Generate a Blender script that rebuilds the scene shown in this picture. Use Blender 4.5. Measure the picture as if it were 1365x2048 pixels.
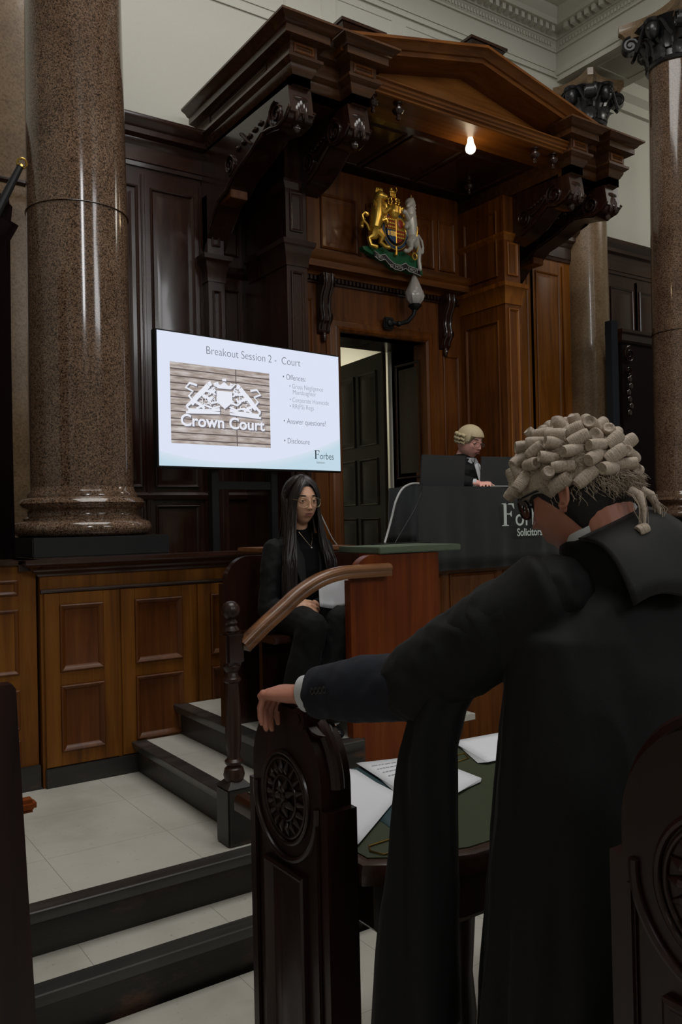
import bpy, bmesh, math, random
from mathutils import Vector, Matrix, noise
import numpy as np
random.seed(7)
PI = math.pi
for o in list(bpy.data.objects): bpy.data.objects.remove(o, do_unlink=True)
SC = bpy.context.scene
C = SC.collection
# ------------------------------------------------------------------ camera
CAM = np.array([[0.8275, -0.5610, -0.0218], [-0.0128, 0.0200, -0.9997], [0.5613, 0.8276, 0.0093]])
_u, _s, _v = np.linalg.svd(CAM); CAM = _u @ _v
EYE = 1.72; FPX = 1681.6
cd = bpy.data.cameras.new('camera'); cam = bpy.data.objects.new('camera', cd); C.objects.link(cam)
cd.sensor_fit = 'VERTICAL'; cd.sensor_height = 36.0; cd.lens = 36.0 * FPX / 2048; cd.clip_start = 0.05
cam.matrix_world = Matrix(((CAM[0][0], -CAM[1][0], -CAM[2][0], 0), (CAM[0][1], -CAM[1][1], -CAM[2][1], 0), (CAM[0][2], -CAM[1][2], -CAM[2][2], EYE), (0, 0, 0, 1)))
SC.camera = cam
def at(px, py, **k):                       # survey: the place point behind a photo position on a known plane
    d = CAM.T @ np.array([px - 682.5, py - 1024.0, FPX]) / FPX
    if 'x' in k: t = k['x'] / d[0]
    elif 'y' in k: t = k['y'] / d[1]
    elif 'z' in k: t = (k['z'] - EYE) / d[2]
    else: t = k['d']
    return Vector((d[0] * t, d[1] * t, EYE + d[2] * t))
# ------------------------------------------------------------------ world and light
vs = SC.view_settings; vs.view_transform = 'Standard'; vs.look = 'None'; vs.gamma = 1; vs.use_curve_mapping = False
vs.exposure = 0.0
w = bpy.data.worlds.new('world'); SC.world = w; w.use_nodes = True
w.node_tree.nodes['Background'].inputs[0].default_value = (0.75, 0.85, 1, 1)
w.node_tree.nodes['Background'].inputs[1].default_value = 0.02
def area(name, loc, target, sx, sy, power, col=(1, 1, 1)):
    l = bpy.data.lights.new(name, 'AREA'); l.shape = 'RECTANGLE'; l.size = sx; l.size_y = sy; l.energy = power; l.color = col
    o = bpy.data.objects.new(name, l); C.objects.link(o); o.location = loc
    o.rotation_euler = (Vector(target) - Vector(loc)).to_track_quat('-Z', 'Y').to_euler()
    return o
area('ceiling_laylight', (2.2, 2.0, 8.85), (2.2, 2.0, 0), 5.0, 4.0, 300, (1.0, 0.985, 0.95))
area('high_window_light', (6.5, -6.7, 7.0), (5.0, 6.0, 4.0), 2.6, 2.6, 150, (0.97, 0.98, 1.0))
area('high_window_light', (0.2, -6.7, 7.0), (2.0, 6.0, 3.5), 0.9, 2.6, 120, (0.97, 0.98, 1.0))
area('aisle_lamp', (9.6, 3.6, 6.6), (9.6, 6.2, 4.6), 1.2, 1.2, 42, (1.0, 0.96, 0.86))
# ------------------------------------------------------------------ helpers
def prof_normal(a, b):
    d = Vector((b[0] - a[0], b[1] - a[1])); d.normalize(); return Vector((d.y, -d.x))
class MB:
    def __init__(s): s.bm = bmesh.new()
    def face(s, vs_):
        try: return s.bm.faces.new(vs_)
        except ValueError: return None
    def box(s, x0, x1, y0, y1, z0, z1, bev=0.0):
        b = s.bm; t = bmesh.new()
        r = bmesh.ops.create_cube(t, size=1)
        for v in t.verts: v.co = Vector(((x0 + x1) / 2 + v.co.x * (x1 - x0), (y0 + y1) / 2 + v.co.y * (y1 - y0), (z0 + z1) / 2 + v.co.z * (z1 - z0)))
        if bev > 0: bmesh.ops.bevel(t, geom=list(t.edges) + list(t.verts), offset=bev, segments=2, affect='EDGES', clamp_overlap=True)
        s.merge(t); return s
    def merge(s, t, m=None):
        if m is not None: t.transform(m)
        me = bpy.data.meshes.new('tmp'); t.to_mesh(me); t.free(); s.bm.from_mesh(me); bpy.data.meshes.remove(me)
    def rings(s, rings, closed=True, cap=True, loop=False):
        R = [[s.bm.verts.new(p) for p in r] for r in rings]
        n = len(R[0]); rr = range(len(R) if loop else len(R) - 1)
        for i in rr:
            a, b = R[i], R[(i + 1) % len(R)]
            for j in range(n if closed else n - 1):
                k = (j + 1) % n; s.face((a[j], a[k], b[k], b[j]))
        if cap and closed and not loop: s.face(list(reversed(R[0]))); s.face(R[-1])
        return s
    def lathe(s, prof, loc=(0, 0, 0), seg=24, m=None, wave=None):
        rr = []
        for r, z in prof:
            ring = []
            for i in range(seg):
                a = 2 * PI * i / seg; q = r * (wave(a, z) if wave else 1)
                p = Vector((q * math.cos(a), q * math.sin(a), z))
                if m is not None: p = m @ p
                ring.append(p + Vector(loc))
            rr.append(ring)
        return s.rings(rr)
    def tube(s, pts, rad, seg=10, flat=1.0, up=None, round_ends=False, closed=False):
        pts = [Vector(p) for p in pts]; n = len(pts)
        if not hasattr(rad, '__len__'): rad = [rad] * n
        rad = list(rad)
        if round_ends and not closed:
            a, b = pts[0], pts[-1]; da = (pts[0] - pts[1]).normalized(); db = (pts[-1] - pts[-2]).normalized()
            ra = rad[0] if not hasattr(rad[0], '__len__') else min(rad[0]); rb = rad[-1] if not hasattr(rad[-1], '__len__') else min(rad[-1])
            sc = lambda r, k: (r[0] * k, r[1] * k) if hasattr(r, '__len__') else r * k
            A = [(a + da * ra * t, sc(rad[0], math.sqrt(max(0.01, 1 - t * t)))) for t in (.98, .8, .45)]
            B = [(b + db * rb * t, sc(rad[-1], math.sqrt(max(0.01, 1 - t * t)))) for t in (.45, .8, .98)]
            pts = [q[0] for q in A] + pts + [q[0] for q in B]; rad = [q[1] for q in A] + rad + [q[1] for q in B]; n = len(pts)
        rr = []; prev = None
        for i, p in enumerate(pts):
            if closed: t = pts[(i + 1) % n] - pts[i - 1]
            else: t = pts[min(i + 1, n - 1)] - pts[max(i - 1, 0)]
            t.normalize()
            if up is not None: u = Vector(up) - t * t.dot(Vector(up))
            elif prev is None: u = t.orthogonal()
            else: u = prev - t * t.dot(prev)
            if u.length < 1e-6: u = t.orthogonal()
            u.normalize(); prev = u; v = t.cross(u)
            r = rad[i]; ru, rv = (r if hasattr(r, '__len__') else (r, r * flat))
            rr.append([p + u * ru * math.cos(2 * PI * j / seg) + v * rv * math.sin(2 * PI * j / seg) for j in range(seg)])
        return s.rings(rr, loop=closed, cap=not closed)
    def ball(s, c, r, seg=16, m=None):
        t = bmesh.new(); bmesh.ops.create_uvsphere(t, u_segments=seg, v_segments=max(8, seg * 2 // 3), radius=1)
        if not hasattr(r, '__len__'): r = (r, r, r)
        M = Matrix.Translation(Vector(c)) @ (m.to_4x4() if m is not None else Matrix.Identity(4)) @ Matrix.Diagonal((r[0], r[1], r[2], 1))
        s.merge(t, M); return s
    def prism(s, poly, f, a, b):            # poly of (u,v) extruded from a to b, f(u,v,w)->point
        A = [s.bm.verts.new(f(u, v, a)) for u, v in poly]; B = [s.bm.verts.new(f(u, v, b)) for u, v in poly]; n = len(poly)
        for i in range(n): s.face((A[i], A[(i + 1) % n], B[(i + 1) % n], B[i]))
        s.face(list(reversed(A))); s.face(B); return s
    def sweep(s, path, prof, side=1, closed=False):   # plan polyline, profile (out,z)
        P = [Vector(p) for p in path]; n = len(P); M = []
        for i in range(n):
            ns = []
            if closed or i > 0: ns.append(prof_normal(P[i - 1], P[i]))
            if closed or i < n - 1: ns.append(prof_normal(P[i], P[(i + 1) % n]))
            if len(ns) == 2:
                m = ns[0] + ns[1]; m = m / max(0.2, (1 + ns[0].dot(ns[1])))
            else: m = ns[0]
            M.append(m * side)
        rr = [[Vector((P[i].x + M[i].x * o, P[i].y + M[i].y * o, z)) for o, z in prof] for i in range(n)]
        return s.rings(rr, closed=True, cap=True, loop=closed)
    def panel(s, f, u0, u1, v0, v1, prof):  # mitred rings: prof (inset, height); f(u,v,h)
        rr = []
        for d, h in prof: rr.append([f(u0 + d, v0 + d, h), f(u1 - d, v0 + d, h), f(u1 - d, v1 - d, h), f(u0 + d, v1 - d, h)])
        R = [[s.bm.verts.new(p) for p in r] for r in rr]
        for a, b in zip(R, R[1:]):
            for j in range(4): s.face((a[j], a[(j + 1) % 4], b[(j + 1) % 4], b[j]))
        s.face(R[-1]); return s
    def build(s, name, mat, parent=None, world=True, ang=35, smooth=True, label=None, mod=None):
        bmesh.ops.remove_doubles(s.bm, verts=s.bm.verts, dist=1e-6)
        bmesh.ops.recalc_face_normals(s.bm, faces=s.bm.faces)
        if parent is not None and world: s.bm.transform(wm(parent).inverted())
        me = bpy.data.meshes.new(name); s.bm.to_mesh(me); s.bm.free()
        for m in (mat if isinstance(mat, (list, tuple)) else [mat]): me.materials.append(m)
        if smooth:
            me.shade_smooth(); me.set_sharp_from_angle(angle=math.radians(ang))
        o = bpy.data.objects.new(name, me); C.objects.link(o)
        if parent is not None: o.parent = parent
        if label: o['label'] = label
        return o
def wm(o):
    m = o.matrix_basis.copy()
    return wm(o.parent) @ m if o.parent else m
def tag(o, label, cat, group=None):
    o['label'] = label; o['category'] = cat
    if group: o['group'] = group
    return o
def T(name, label, cat, loc=(0, 0, 0), rz=0, group=None, rot=None):
    o = bpy.data.objects.new(name, None); C.objects.link(o); o.location = loc
    o.rotation_euler = rot if rot else (0, 0, rz); o.empty_display_size = .1
    return tag(o, label, cat, group)
def structure(o): o['kind'] = 'structure'; return o
def fx(y, sgn=-1): return lambda u, v, h: Vector((u, y + sgn * h, v))       # wall plane facing -Y, h comes out
def fy(x, sgn=-1): return lambda u, v, h: Vector((x + sgn * h, u, v))
RAISED = [(0, 0), (0, .012), (.006, .016), (.014, .012), (.020, .002), (.028, -.004), (.036, -.004), (.075, .006)]
PLAIN = [(0, 0), (0, .010), (.007, .014), (.016, .008), (.022, -.002), (.03, -.004)]
BEAD = [(0, 0), (.002, .006), (.008, .009), (.014, .006), (.016, 0)]
# ------------------------------------------------------------------ materials
def nodes(name):
    m = bpy.data.materials.new(name); m.use_nodes = True; nt = m.node_tree
    return m, nt, nt.nodes['Principled BSDF'], nt.nodes.new, nt.links.new
def ramp(nt, stops):
    r = nt.nodes.new('ShaderNodeValToRGB')
    while len(r.color_ramp.elements) < len(stops): r.color_ramp.elements.new(0.5)
    for e, (p, c) in zip(r.color_ramp.elements, stops): e.position = p; e.color = (*c, 1)
    return r
def flat(name, col, rough=.5, metal=0, spec=.5, coat=0, emit=None, es=1, bump=0, bscale=200, sheen=0, trans=0, alpha=1, ior=1.45):
    m, nt, b, N, L = nodes(name)
    b.inputs['Base Color'].default_value = (*col, 1); b.inputs['Roughness'].default_value = rough
    b.inputs['Metallic'].default_value = metal; b.inputs['Specular IOR Level'].default_value = spec
    b.inputs['Coat Weight'].default_value = coat; b.inputs['Coat Roughness'].default_value = .12
    b.inputs['Sheen Weight'].default_value = sheen; b.inputs['Transmission Weight'].default_value = trans; b.inputs['IOR'].default_value = ior
    b.inputs['Alpha'].default_value = alpha
    if emit: b.inputs['Emission Color'].default_value = (*emit, 1); b.inputs['Emission Strength'].default_value = es
    tc = N('ShaderNodeTexCoord'); n = N('ShaderNodeTexNoise'); n.inputs['Scale'].default_value = bscale; n.inputs['Detail'].default_value = 4
    L(tc.outputs['Object'], n.inputs['Vector'])
    mx = N('ShaderNodeMix'); mx.data_type = 'RGBA'; mx.blend_type = 'MULTIPLY'; mx.inputs[0].default_value = .25
    mx.inputs[6].default_value = (*col, 1); L(n.outputs['Color'], mx.inputs[7])
    hs = N('ShaderNodeMix'); hs.data_type = 'RGBA'; hs.inputs[0].default_value = .35; hs.inputs[6].default_value = (*col, 1); L(mx.outputs[2], hs.inputs[7])
    L(hs.outputs[2], b.inputs['Base Color'])
    if bump:
        bp = N('ShaderNodeBump'); bp.inputs['Strength'].default_value = bump; bp.inputs['Distance'].default_value = .002
        L(n.outputs['Fac'], bp.inputs['Height']); L(bp.outputs['Normal'], b.inputs['Normal'])
    return m
def wood(name, c0, c1, c2, rough=.28, coat=.35, axis='z', scale=1.0, wear=0, spec=.5):
    m, nt, b, N, L = nodes(name)
    tc = N('ShaderNodeTexCoord'); mp = N('ShaderNodeMapping')
    st = {'z': (14, 14, .9), 'x': (.9, 14, 14), 'y': (14, .9, 14)}[axis]
    mp.inputs['Scale'].default_value = [q * scale for q in st]; L(tc.outputs['Object'], mp.inputs['Vector'])
    n = N('ShaderNodeTexNoise'); n.inputs['Scale'].default_value = 1.3; n.inputs['Detail'].default_value = 8; n.inputs['Roughness'].default_value = .62; n.inputs['Distortion'].default_value = .6
    L(mp.outputs[0], n.inputs['Vector'])
    n2 = N('ShaderNodeTexNoise'); n2.inputs['Scale'].default_value = 1.6; n2.inputs['Detail'].default_value = 3; L(tc.outputs['Object'], n2.inputs['Vector'])
    ad = N('ShaderNodeMath'); ad.operation = 'MULTIPLY_ADD'; L(n2.outputs['Fac'], ad.inputs[0]); ad.inputs[1].default_value = .45; 
    sb = N('ShaderNodeMath'); sb.operation = 'SUBTRACT'; L(n.outputs['Fac'], sb.inputs[0]); sb.inputs[1].default_value = .22; L(sb.outputs[0], ad.inputs[2])
    r = ramp(nt, [(.28, c0), (.5, c1), (.72, c2)]); L(ad.outputs[0], r.inputs[0])
    L(r.outputs[0], b.inputs['Base Color'])
    b.inputs['Coat Weight'].default_value = coat; b.inputs['Coat Roughness'].default_value = .1; b.inputs['Specular IOR Level'].default_value = spec
    rm = N('ShaderNodeMapRange'); rm.inputs[3].default_value = rough * .75; rm.inputs[4].default_value = rough * 1.4; L(n2.outputs['Fac'], rm.inputs[0]); L(rm.outputs[0], b.inputs['Roughness'])
    bp = N('ShaderNodeBump'); bp.inputs['Strength'].default_value = .12; bp.inputs['Distance'].default_value = .001; L(n.outputs['Fac'], bp.inputs['Height']); L(bp.outputs[0], b.inputs['Normal'])
    if wear:
        n3 = N('ShaderNodeTexNoise'); n3.inputs['Scale'].default_value = 3.2; n3.inputs['Detail'].default_value = 9; n3.inputs['Roughness'].default_value = .75
        mp3 = N('ShaderNodeMapping'); mp3.inputs['Scale'].default_value = (1, 1, 2.6); L(tc.outputs['Object'], mp3.inputs['Vector']); L(mp3.outputs[0], n3.inputs['Vector'])
        r3 = ramp(nt, [(.54, (0, 0, 0)), (.66, (wear, wear, wear))]); L(n3.outputs['Fac'], r3.inputs[0])
        mx = N('ShaderNodeMix'); mx.data_type = 'RGBA'; L(r3.outputs[0], mx.inputs[0]); L(r.outputs[0], mx.inputs[6]); mx.inputs[7].default_value = (.13, .05, .022, 1)
        L(mx.outputs[2], b.inputs['Base Color'])
    return m
def granite(name, dark, mid, lite, rough=.12, s=1.0, lo=.45):
    m, nt, b, N, L = nodes(name)
    tc = N('ShaderNodeTexCoord')
    v = N('ShaderNodeTexVoronoi'); v.inputs['Scale'].default_value = 95 * s; L(tc.outputs['Object'], v.inputs['Vector'])
    n = N('ShaderNodeTexNoise'); n.inputs['Scale'].default_value = 70 * s; n.inputs['Detail'].default_value = 5; L(tc.outputs['Object'], n.inputs['Vector'])
    sp = N('ShaderNodeSeparateColor'); L(v.outputs['Color'], sp.inputs[0])
    r1 = ramp(nt, [(.0, dark), (.3, mid), (.62, lite), (1.0, mid)]); L(sp.outputs[0], r1.inputs[0])
    r2 = ramp(nt, [(.38, (lo, lo, lo)), (.54, (1, 1, 1))]); L(n.outputs['Fac'], r2.inputs[0])
    n3 = N('ShaderNodeTexNoise'); n3.inputs['Scale'].default_value = 3; n3.inputs['Detail'].default_value = 3; L(tc.outputs['Object'], n3.inputs['Vector'])
    r3 = ramp(nt, [(.3, (.72, .66, .62)), (.7, (1.1, 1.05, 1))]); L(n3.outputs['Fac'], r3.inputs[0])
    m1 = N('ShaderNodeMix'); m1.data_type = 'RGBA'; m1.blend_type = 'MULTIPLY'; m1.inputs[0].default_value = 1; L(r1.outputs[0], m1.inputs[6]); L(r2.outputs[0], m1.inputs[7])
    m2 = N('ShaderNodeMix'); m2.data_type = 'RGBA'; m2.blend_type = 'MULTIPLY'; m2.inputs[0].default_value = 1; L(m1.outputs[2], m2.inputs[6]); L(r3.outputs[0], m2.inputs[7])
    L(m2.outputs[2], b.inputs['Base Color']); b.inputs['Roughness'].default_value = rough; b.inputs['Coat Weight'].default_value = .3; b.inputs['Coat Roughness'].default_value = .06
    return m
M = {}
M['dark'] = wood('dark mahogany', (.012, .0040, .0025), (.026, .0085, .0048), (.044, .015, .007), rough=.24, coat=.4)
M['darkx'] = wood('dark mahogany along', (.014, .005, .003), (.030, .0105, .0060), (.050, .018, .009), rough=.24, coat=.4, axis='x')
M['mid'] = wood('brown mahogany', (.056, .015, .0022), (.118, .034, .0045), (.175, .056, .008), rough=.36, coat=.08, spec=.32)
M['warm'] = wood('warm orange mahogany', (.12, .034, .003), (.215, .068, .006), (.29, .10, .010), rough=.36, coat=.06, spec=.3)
M['midx'] = wood('brown mahogany along', (.066, .019, .003), (.135, .042, .006), (.19, .066, .010), rough=.36, coat=.08, spec=.32, axis='x')
M['oak'] = wood('golden brown oak', (.085, .028, .0028), (.155, .052, .0045), (.215, .080, .008), rough=.5, coat=.03, spec=.22)
M['oakred'] = wood('reddish panel', (.055, .014, .002), (.105, .029, .0035), (.15, .048, .007), rough=.42, coat=.06, spec=.3)
M['tymp'] = wood('orange mahogany', (.17, .058, .010), (.28, .10, .018), (.36, .14, .028), axis='x')
M['red'] = wood('red brown veneer', (.085, .014, .0015), (.145, .027, .0025), (.19, .042, .005), rough=.42, coat=.04, spec=.25)
M['rail'] = wood('worn handrail', (.06, .020, .007), (.17, .066, .022), (.26, .115, .042), rough=.3, coat=.25, axis='x')
M['pew'] = wood('dark pew oak', (.0075, .0020, .0014), (.016, .0040, .0026), (.028, .0068, .004), rough=.34, coat=.10, spec=.35)
M['kick'] = wood('black scuffed wood', (.010, .008, .007), (.018, .0145, .012), (.030, .024, .019), rough=.45, coat=.1, axis='x', wear=.55)
M['nose'] = wood('black nosing', (.020, .018, .017), (.032, .029, .027), (.05, .044, .04), rough=.3, coat=.1, axis='x')
M['granite'] = granite('brown granite', (.025, .015, .010), (.15, .092, .060), (.27, .18, .125), s=1.7)
M['granite2'] = granite('sandy granite', (.19, .125, .068), (.25, .17, .098), (.30, .21, .125), rough=.3, lo=.8)
M['black'] = flat('black slate', (.010, .010, .011), .35)
M['bronze'] = flat('blackened carved capital', (.018, .017, .019), .32, spec=.6, coat=.2)
M['plaster'] = flat('painted plaster', (.56, .55, .48), .75, bump=.05, bscale=40)
M['brass'] = flat('brass', (.55, .36, .10), .25, metal=1)
M['gold'] = flat('gilding', (.80, .50, .09), .3, metal=.75, bump=.3, bscale=120)
M['silver'] = flat('silver paint', (.62, .61, .58), .35, metal=.2)
M['leather'] = flat('green leather', (.035, .045, .022), .5, bump=.15, bscale=300)
M['leather2'] = flat('pale green leather edge', (.10, .13, .085), .45, bump=.1)
M['paper'] = flat('white paper', (.72, .73, .78), .8)
M['ink'] = flat('dark ink', (.03, .03, .04), .8)
M['blkmetal'] = flat('black metal', (.012, .012, .014), .4, metal=.3)
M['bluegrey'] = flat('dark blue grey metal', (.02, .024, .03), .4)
# ================================================================== room
ZL, Z1, Z2, Z3, ZP, ZJ = .42, .255, .09, .58, .74, 1.18
YW = 6.15; YN = 6.0; YP = 5.4; XC = 4.57
def floor_mat():
    m, nt, b, N, L = nodes('vinyl floor tiles')
    tc = N('ShaderNodeTexCoord'); br = N('ShaderNodeTexBrick'); br.offset = 0; br.squash = 1
    br.inputs['Scale'].default_value = 1; br.inputs['Brick Width'].default_value = .5; br.inputs['Row Height'].default_value = .5
    br.inputs['Mortar Size'].default_value = .0012; br.inputs['Mortar Smooth'].default_value = .3
    mp = N('ShaderNodeMapping'); mp.inputs['Location'].default_value = (.13, .21, 0); L(tc.outputs['Object'], mp.inputs['Vector']); L(mp.outputs[0], br.inputs['Vector'])
    n = N('ShaderNodeTexNoise'); n.inputs['Scale'].default_value = 2.2; n.inputs['Detail'].default_value = 6; n.inputs['Roughness'].default_value = .6; L(tc.outputs['Object'], n.inputs['Vector'])
    r = ramp(nt, [(.28, (.36, .34, .29)), (.5, (.47, .45, .40)), (.75, (.52, .50, .45))]); L(n.outputs['Fac'], r.inputs[0])
    br.inputs['Mortar'].default_value = (.2, .19, .17, 1); L(r.outputs[0], br.inputs['Color1']); L(r.outputs[0], br.inputs['Color2'])
    n2 = N('ShaderNodeTexNoise'); n2.inputs['Scale'].default_value = 45; n2.inputs['Detail'].default_value = 2; L(tc.outputs['Object'], n2.inputs['Vector'])
    r2 = ramp(nt, [(.22, (.55, .52, .5)), (.33, (1, 1, 1))]); L(n2.outputs['Fac'], r2.inputs[0])
    mx = N('ShaderNodeMix'); mx.data_type = 'RGBA'; mx.blend_type = 'MULTIPLY'; mx.inputs[0].default_value = .6; L(br.outputs[0], mx.inputs[6]); L(r2.outputs[0], mx.inputs[7])
    L(mx.outputs[2], b.inputs['Base Color']); b.inputs['Roughness'].default_value = .42
    return m
M['floor'] = floor_mat()
structure(MB().box(-5, 12, -7, 2.74, Z2 - .2, Z2).build('floor', M['floor']))
structure(MB().box(-5, 12, YW + .10, YW + .35, 4.4, 7.6).build('wall_back', M['plaster']))
structure(MB().box(-5.2, -5, -7, 9, -.1, 9.2).build('wall_left', M['plaster']))
structure(MB().box(12, 12.2, -7, 9, -.1, 9.2).build('wall_right', M['plaster']))
mb = MB()
for a, b_, c, d in ((-5.2, 12.2, -.1, 5.6), (-5.2, 12.2, 8.4, 9.2), (-5.2, -.4, 5.6, 8.4), (.8, 5.1, 5.6, 8.4), (7.9, 12.2, 5.6, 8.4)): mb.box(a, b_, -7.2, -7, c, d)
structure(mb.build('wall_front', M['plaster']))
structure(MB().box(-5.2, 12.2, -7.2, 9.2, 9.0, 9.2).build('ceiling', M['plaster']))
# upper plaster: ceiling cornice with dentils along the back wall and over the side beam
def cornice_prof(z): return [(0, z), (.02, z), (.02, z + .02), (.03, z + .03), (.03, z + .07), (.05, z + .09), (.05, z + .10), (.07, z + .10), (.07, z + .17), (.19, z + .175), (.19, z + .23), (.22, z + .26), (.25, z + .30), (.25, z + .33), (0, z + .33)]
XB = 7.24
yb = YW + .10
mb = MB(); mb.sweep([(-5, yb), (XB, yb), (XB, -7)], cornice_prof(6.81), side=1)
x = -1.0
while x < XB - .1:
    mb.box(x, x + .022, yb - .045, yb - .02, 6.845, 6.88)
    x += .042
x = -1.0
while x < XB - .2:
    mb.box(x, x + .045, yb - .16, yb - .06, 6.925, 6.985); x += .092
y = yb - .10
while y > 1:
    mb.box(XB - .045, XB - .02, y - .022, y, 6.845, 6.88); y -= .042
y = yb - .25
while y > 1:
    mb.box(XB - .16, XB - .06, y - .045, y, 6.925, 6.985); y -= .092
structure(mb.build('trim_1', M['plaster']))
mb = MB(); mb.box(-5, XB + .1, yb - 1.1, yb + .2, 7.30, 7.42); mb.box(XB - 1.1, XB + .1, -7, yb - 1.1, 7.30, 7.42); mb.sweep([(-5, yb - .02), (XB - .02, yb - .02), (XB - .02, -7)], [(0, 7.12), (.30, 7.13), (.34, 7.17), (.42, 7.27), (.46, 7.30), (0, 7.30)])
structure(mb.build('trim_5', M['plaster']))
structure(MB().box(-5, 12, -7, YW + .4, 7.53, 7.7).build('ceiling', M['plaster'])) if False else None
mb = MB()
for z, h, o in ((6.03, .03, .012), (6.12, .012, .008), (6.53, .02, .02), (6.60, .012, .01)):
    mb.sweep([(-5, yb), (XB, yb)], [(0, z), (o, z), (o, z + h), (0, z + h)])
for x0, x1 in ((3.75, 4.15), (4.3, 4.95), (5.1, 5.75), (5.9, 6.5)):
    mb.panel(fx(yb), x0, x1, 6.2, 6.46, BEAD[:4] + [(.016, .001)])
structure(mb.build('trim_2', M['plaster']))
# side beam (entablature over the right hand columns)
mb = MB(); mb.box(XB, XB + .75, -7, yb + .1, 6.5, 7.55)
mb.sweep([(XB, yb), (XB, -7)], [(0, 6.56), (.015, 6.56), (.03, 6.6), (.03, 6.62), (0, 6.62)])
for y0 in (5.2, 3.2, 1.2): mb.panel(lambda u, v, h: Vector((u, v, 6.5 - h)), XB + .12, XB + .63, y0 - .9, y0 + .6, BEAD[:4] + [(.016, -.01)])
structure(mb.build('trim_3', M['plaster']))
mb = MB(); mb.box(XB + .75, 12, -7, yb + .2, 6.75, 6.9); mb.sweep([(XB + .75, yb), (12, yb)], [(0, 6.45), (.05, 6.45), (.06, 6.55), (.14, 6.6), (.14, 6.75), (0, 6.75)])
structure(mb.build('trim_4', M['plaster']))
# backing wall (behind panelling, with the doorway)
DX0, DX1, DZ = 4.08, 5.04, 3.345
mb = MB(); mb.box(-5, DX0, YW, YW + .35, -.1, 4.6); mb.box(DX1, 12, YW, YW + .35, -.1, 4.6); mb.box(DX0, DX1, YW, YW + .35, DZ + .02, 4.6); mb.box(DX0, DX1, YW, YW + .35, -.1, ZJ - .05)
structure(mb.build('wall_back', M['dark']))
# corridor behind the doorway
mb = MB(); mb.box(3.3, 3.4, YW + .35, 9.0, ZJ, 4.2); mb.box(7.3, 7.4, YW + .35, 9.0, ZJ, 4.2); mb.box(3.3, 7.4, 9, 9.1, ZJ, 4.2); mb.box(3.3, 7.4, YW + .35, 9.1, 4.2, 4.3)
structure(mb.build('wall_corridor', M['plaster']))
structure(MB().box(3.3, 7.4, YW + .35, 9.0, ZJ - .15, ZJ).build('floor', M['dark']))
lc = area('corridor_lamp', (6.3, 7.9, 4.1), (6.0, 8.3, 1), .6, .6, 34, (1, .93, .74))
# raised dais floor
structure(MB().box(-5, 12, 4.38, YW, ZJ - .12, ZJ).build('floor', M['dark']))
# landing
r = T('landing', 'pale tiled landing between the lower steps and the panelled front', 'landing', (.5, 3.6, Z2))
mb = MB(); mb.box(-5, 2.2, 2.99, 4.3, ZL - .03, ZL); mb.build('tiled_top', M['floor'], r)
MB().box(-5, 2.2, 3.0, 4.3, Z2, ZL - .03).build('core', M['kick'], r)
# lower steps: nosings run along X
NOS = [(0, -.045), (.012, -.05), (.022, -.045), (.028, -.032), (.034, -.016), (.036, -.004), (.032, 0), (-.04, 0), (-.04, -.045)]
def nosing(mb, path, z, side=1): mb.sweep(path, [(o, z + h + .002) for o, h in NOS], side=side)
r = T('lower_steps', 'two black-edged steps with pale tiled treads rising to the landing', 'steps', (.5, 2.8, Z2))
mb = MB(); nosing(mb, [(-5, 2.985), (2.2, 2.985)], ZL); mb.build('nosing', M['nose'], r)
MB().box(-5, 2.2, 2.985, 3.0, Z1 - .01, ZL - .004).build('riser', M['kick'], r)
MB().box(-5, 2.2, 2.76, 2.99, Z1 - .03, Z1).build('tread', M['floor'], r)
mb = MB(); nosing(mb, [(-5, 2.765), (2.2, 2.765)], Z1); mb.build('nosing', M['nose'], r)
MB().box(-5, 2.2, 2.765, 2.78, Z2 - .02, Z1 - .004).build('riser', M['kick'], r)
# upper steps: nosings run along Y
r = T('upper_steps', 'two black-edged steps climbing right beside the handrail to the witness platform', 'steps', (1.7, 3.6, ZL))
for xx, zz, nm in ((1.585, Z3, 1), (1.825, ZP, 2)):
    mb = MB(); nosing(mb, [(xx, 4.3), (xx, 3.10 if nm == 1 else 3.085)] if nm == 1 else [(xx, 4.3), (xx, 3.085), (2.17, 3.085)], zz); mb.build('nosing', M['nose'], r)
    if nm == 1: MB().box(xx, xx + .015, 3.10, 4.3, ZL, zz - .004).build('riser', M['kick'], r)
    else: MB().box(xx, 2.2, 3.09, 3.1, ZL, zz - .004).build('riser', M['kick'], r); MB().box(xx, xx + .015, 3.1, 4.3, ZL, zz - .004).build('riser', M['kick'], r)
MB().box(1.59, 1.84, 3.10, 4.3, Z3 - .03, Z3).build('tread', M['floor'], r)
MB().box(1.86, 2.9, 3.12, 4.28, ZP - .03, ZP).build('platform', M['floor'], r)
# ================================================================== panelled dais front
YD = 4.3
r = T('dais_front', 'golden brown panelled front wall below the granite column with moulded shelf', 'panelling', (1.7, YD, ZL))
mb = MB(); mb.box(1.10, 2.70, YD, YD + .08, ZL, 1.49); mb.build('backing_board', M['oak'], r)
mb = MB(); mb.sweep([(1.10, 4.9), (1.10, YD), (2.70, YD)], [(0, 1.47), (.012, 1.472), (.02, 1.485), (.03, 1.492), (.04, 1.50), (.05, 1.515), (.075, 1.525), (.085, 1.538), (.085, 1.556), (0, 1.556)], side=1)
mb.box(1.0, 2.70, YD, 4.42, 1.50, 1.556); mb.build('shelf', M['darkx'], r)
mb = MB(); mb.sweep([(1.10, YD), (2.70, YD)], [(0, 1.385), (.012, 1.388), (.016, 1.396), (.012, 1.404), (0, 1.406)], side=1); mb.build('rail_moulding', M['darkx'], r)
xs = [(1.115, 1.485), (1.505, 1.92), (1.94, 2.36), (2.38, 2.69)]
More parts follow.
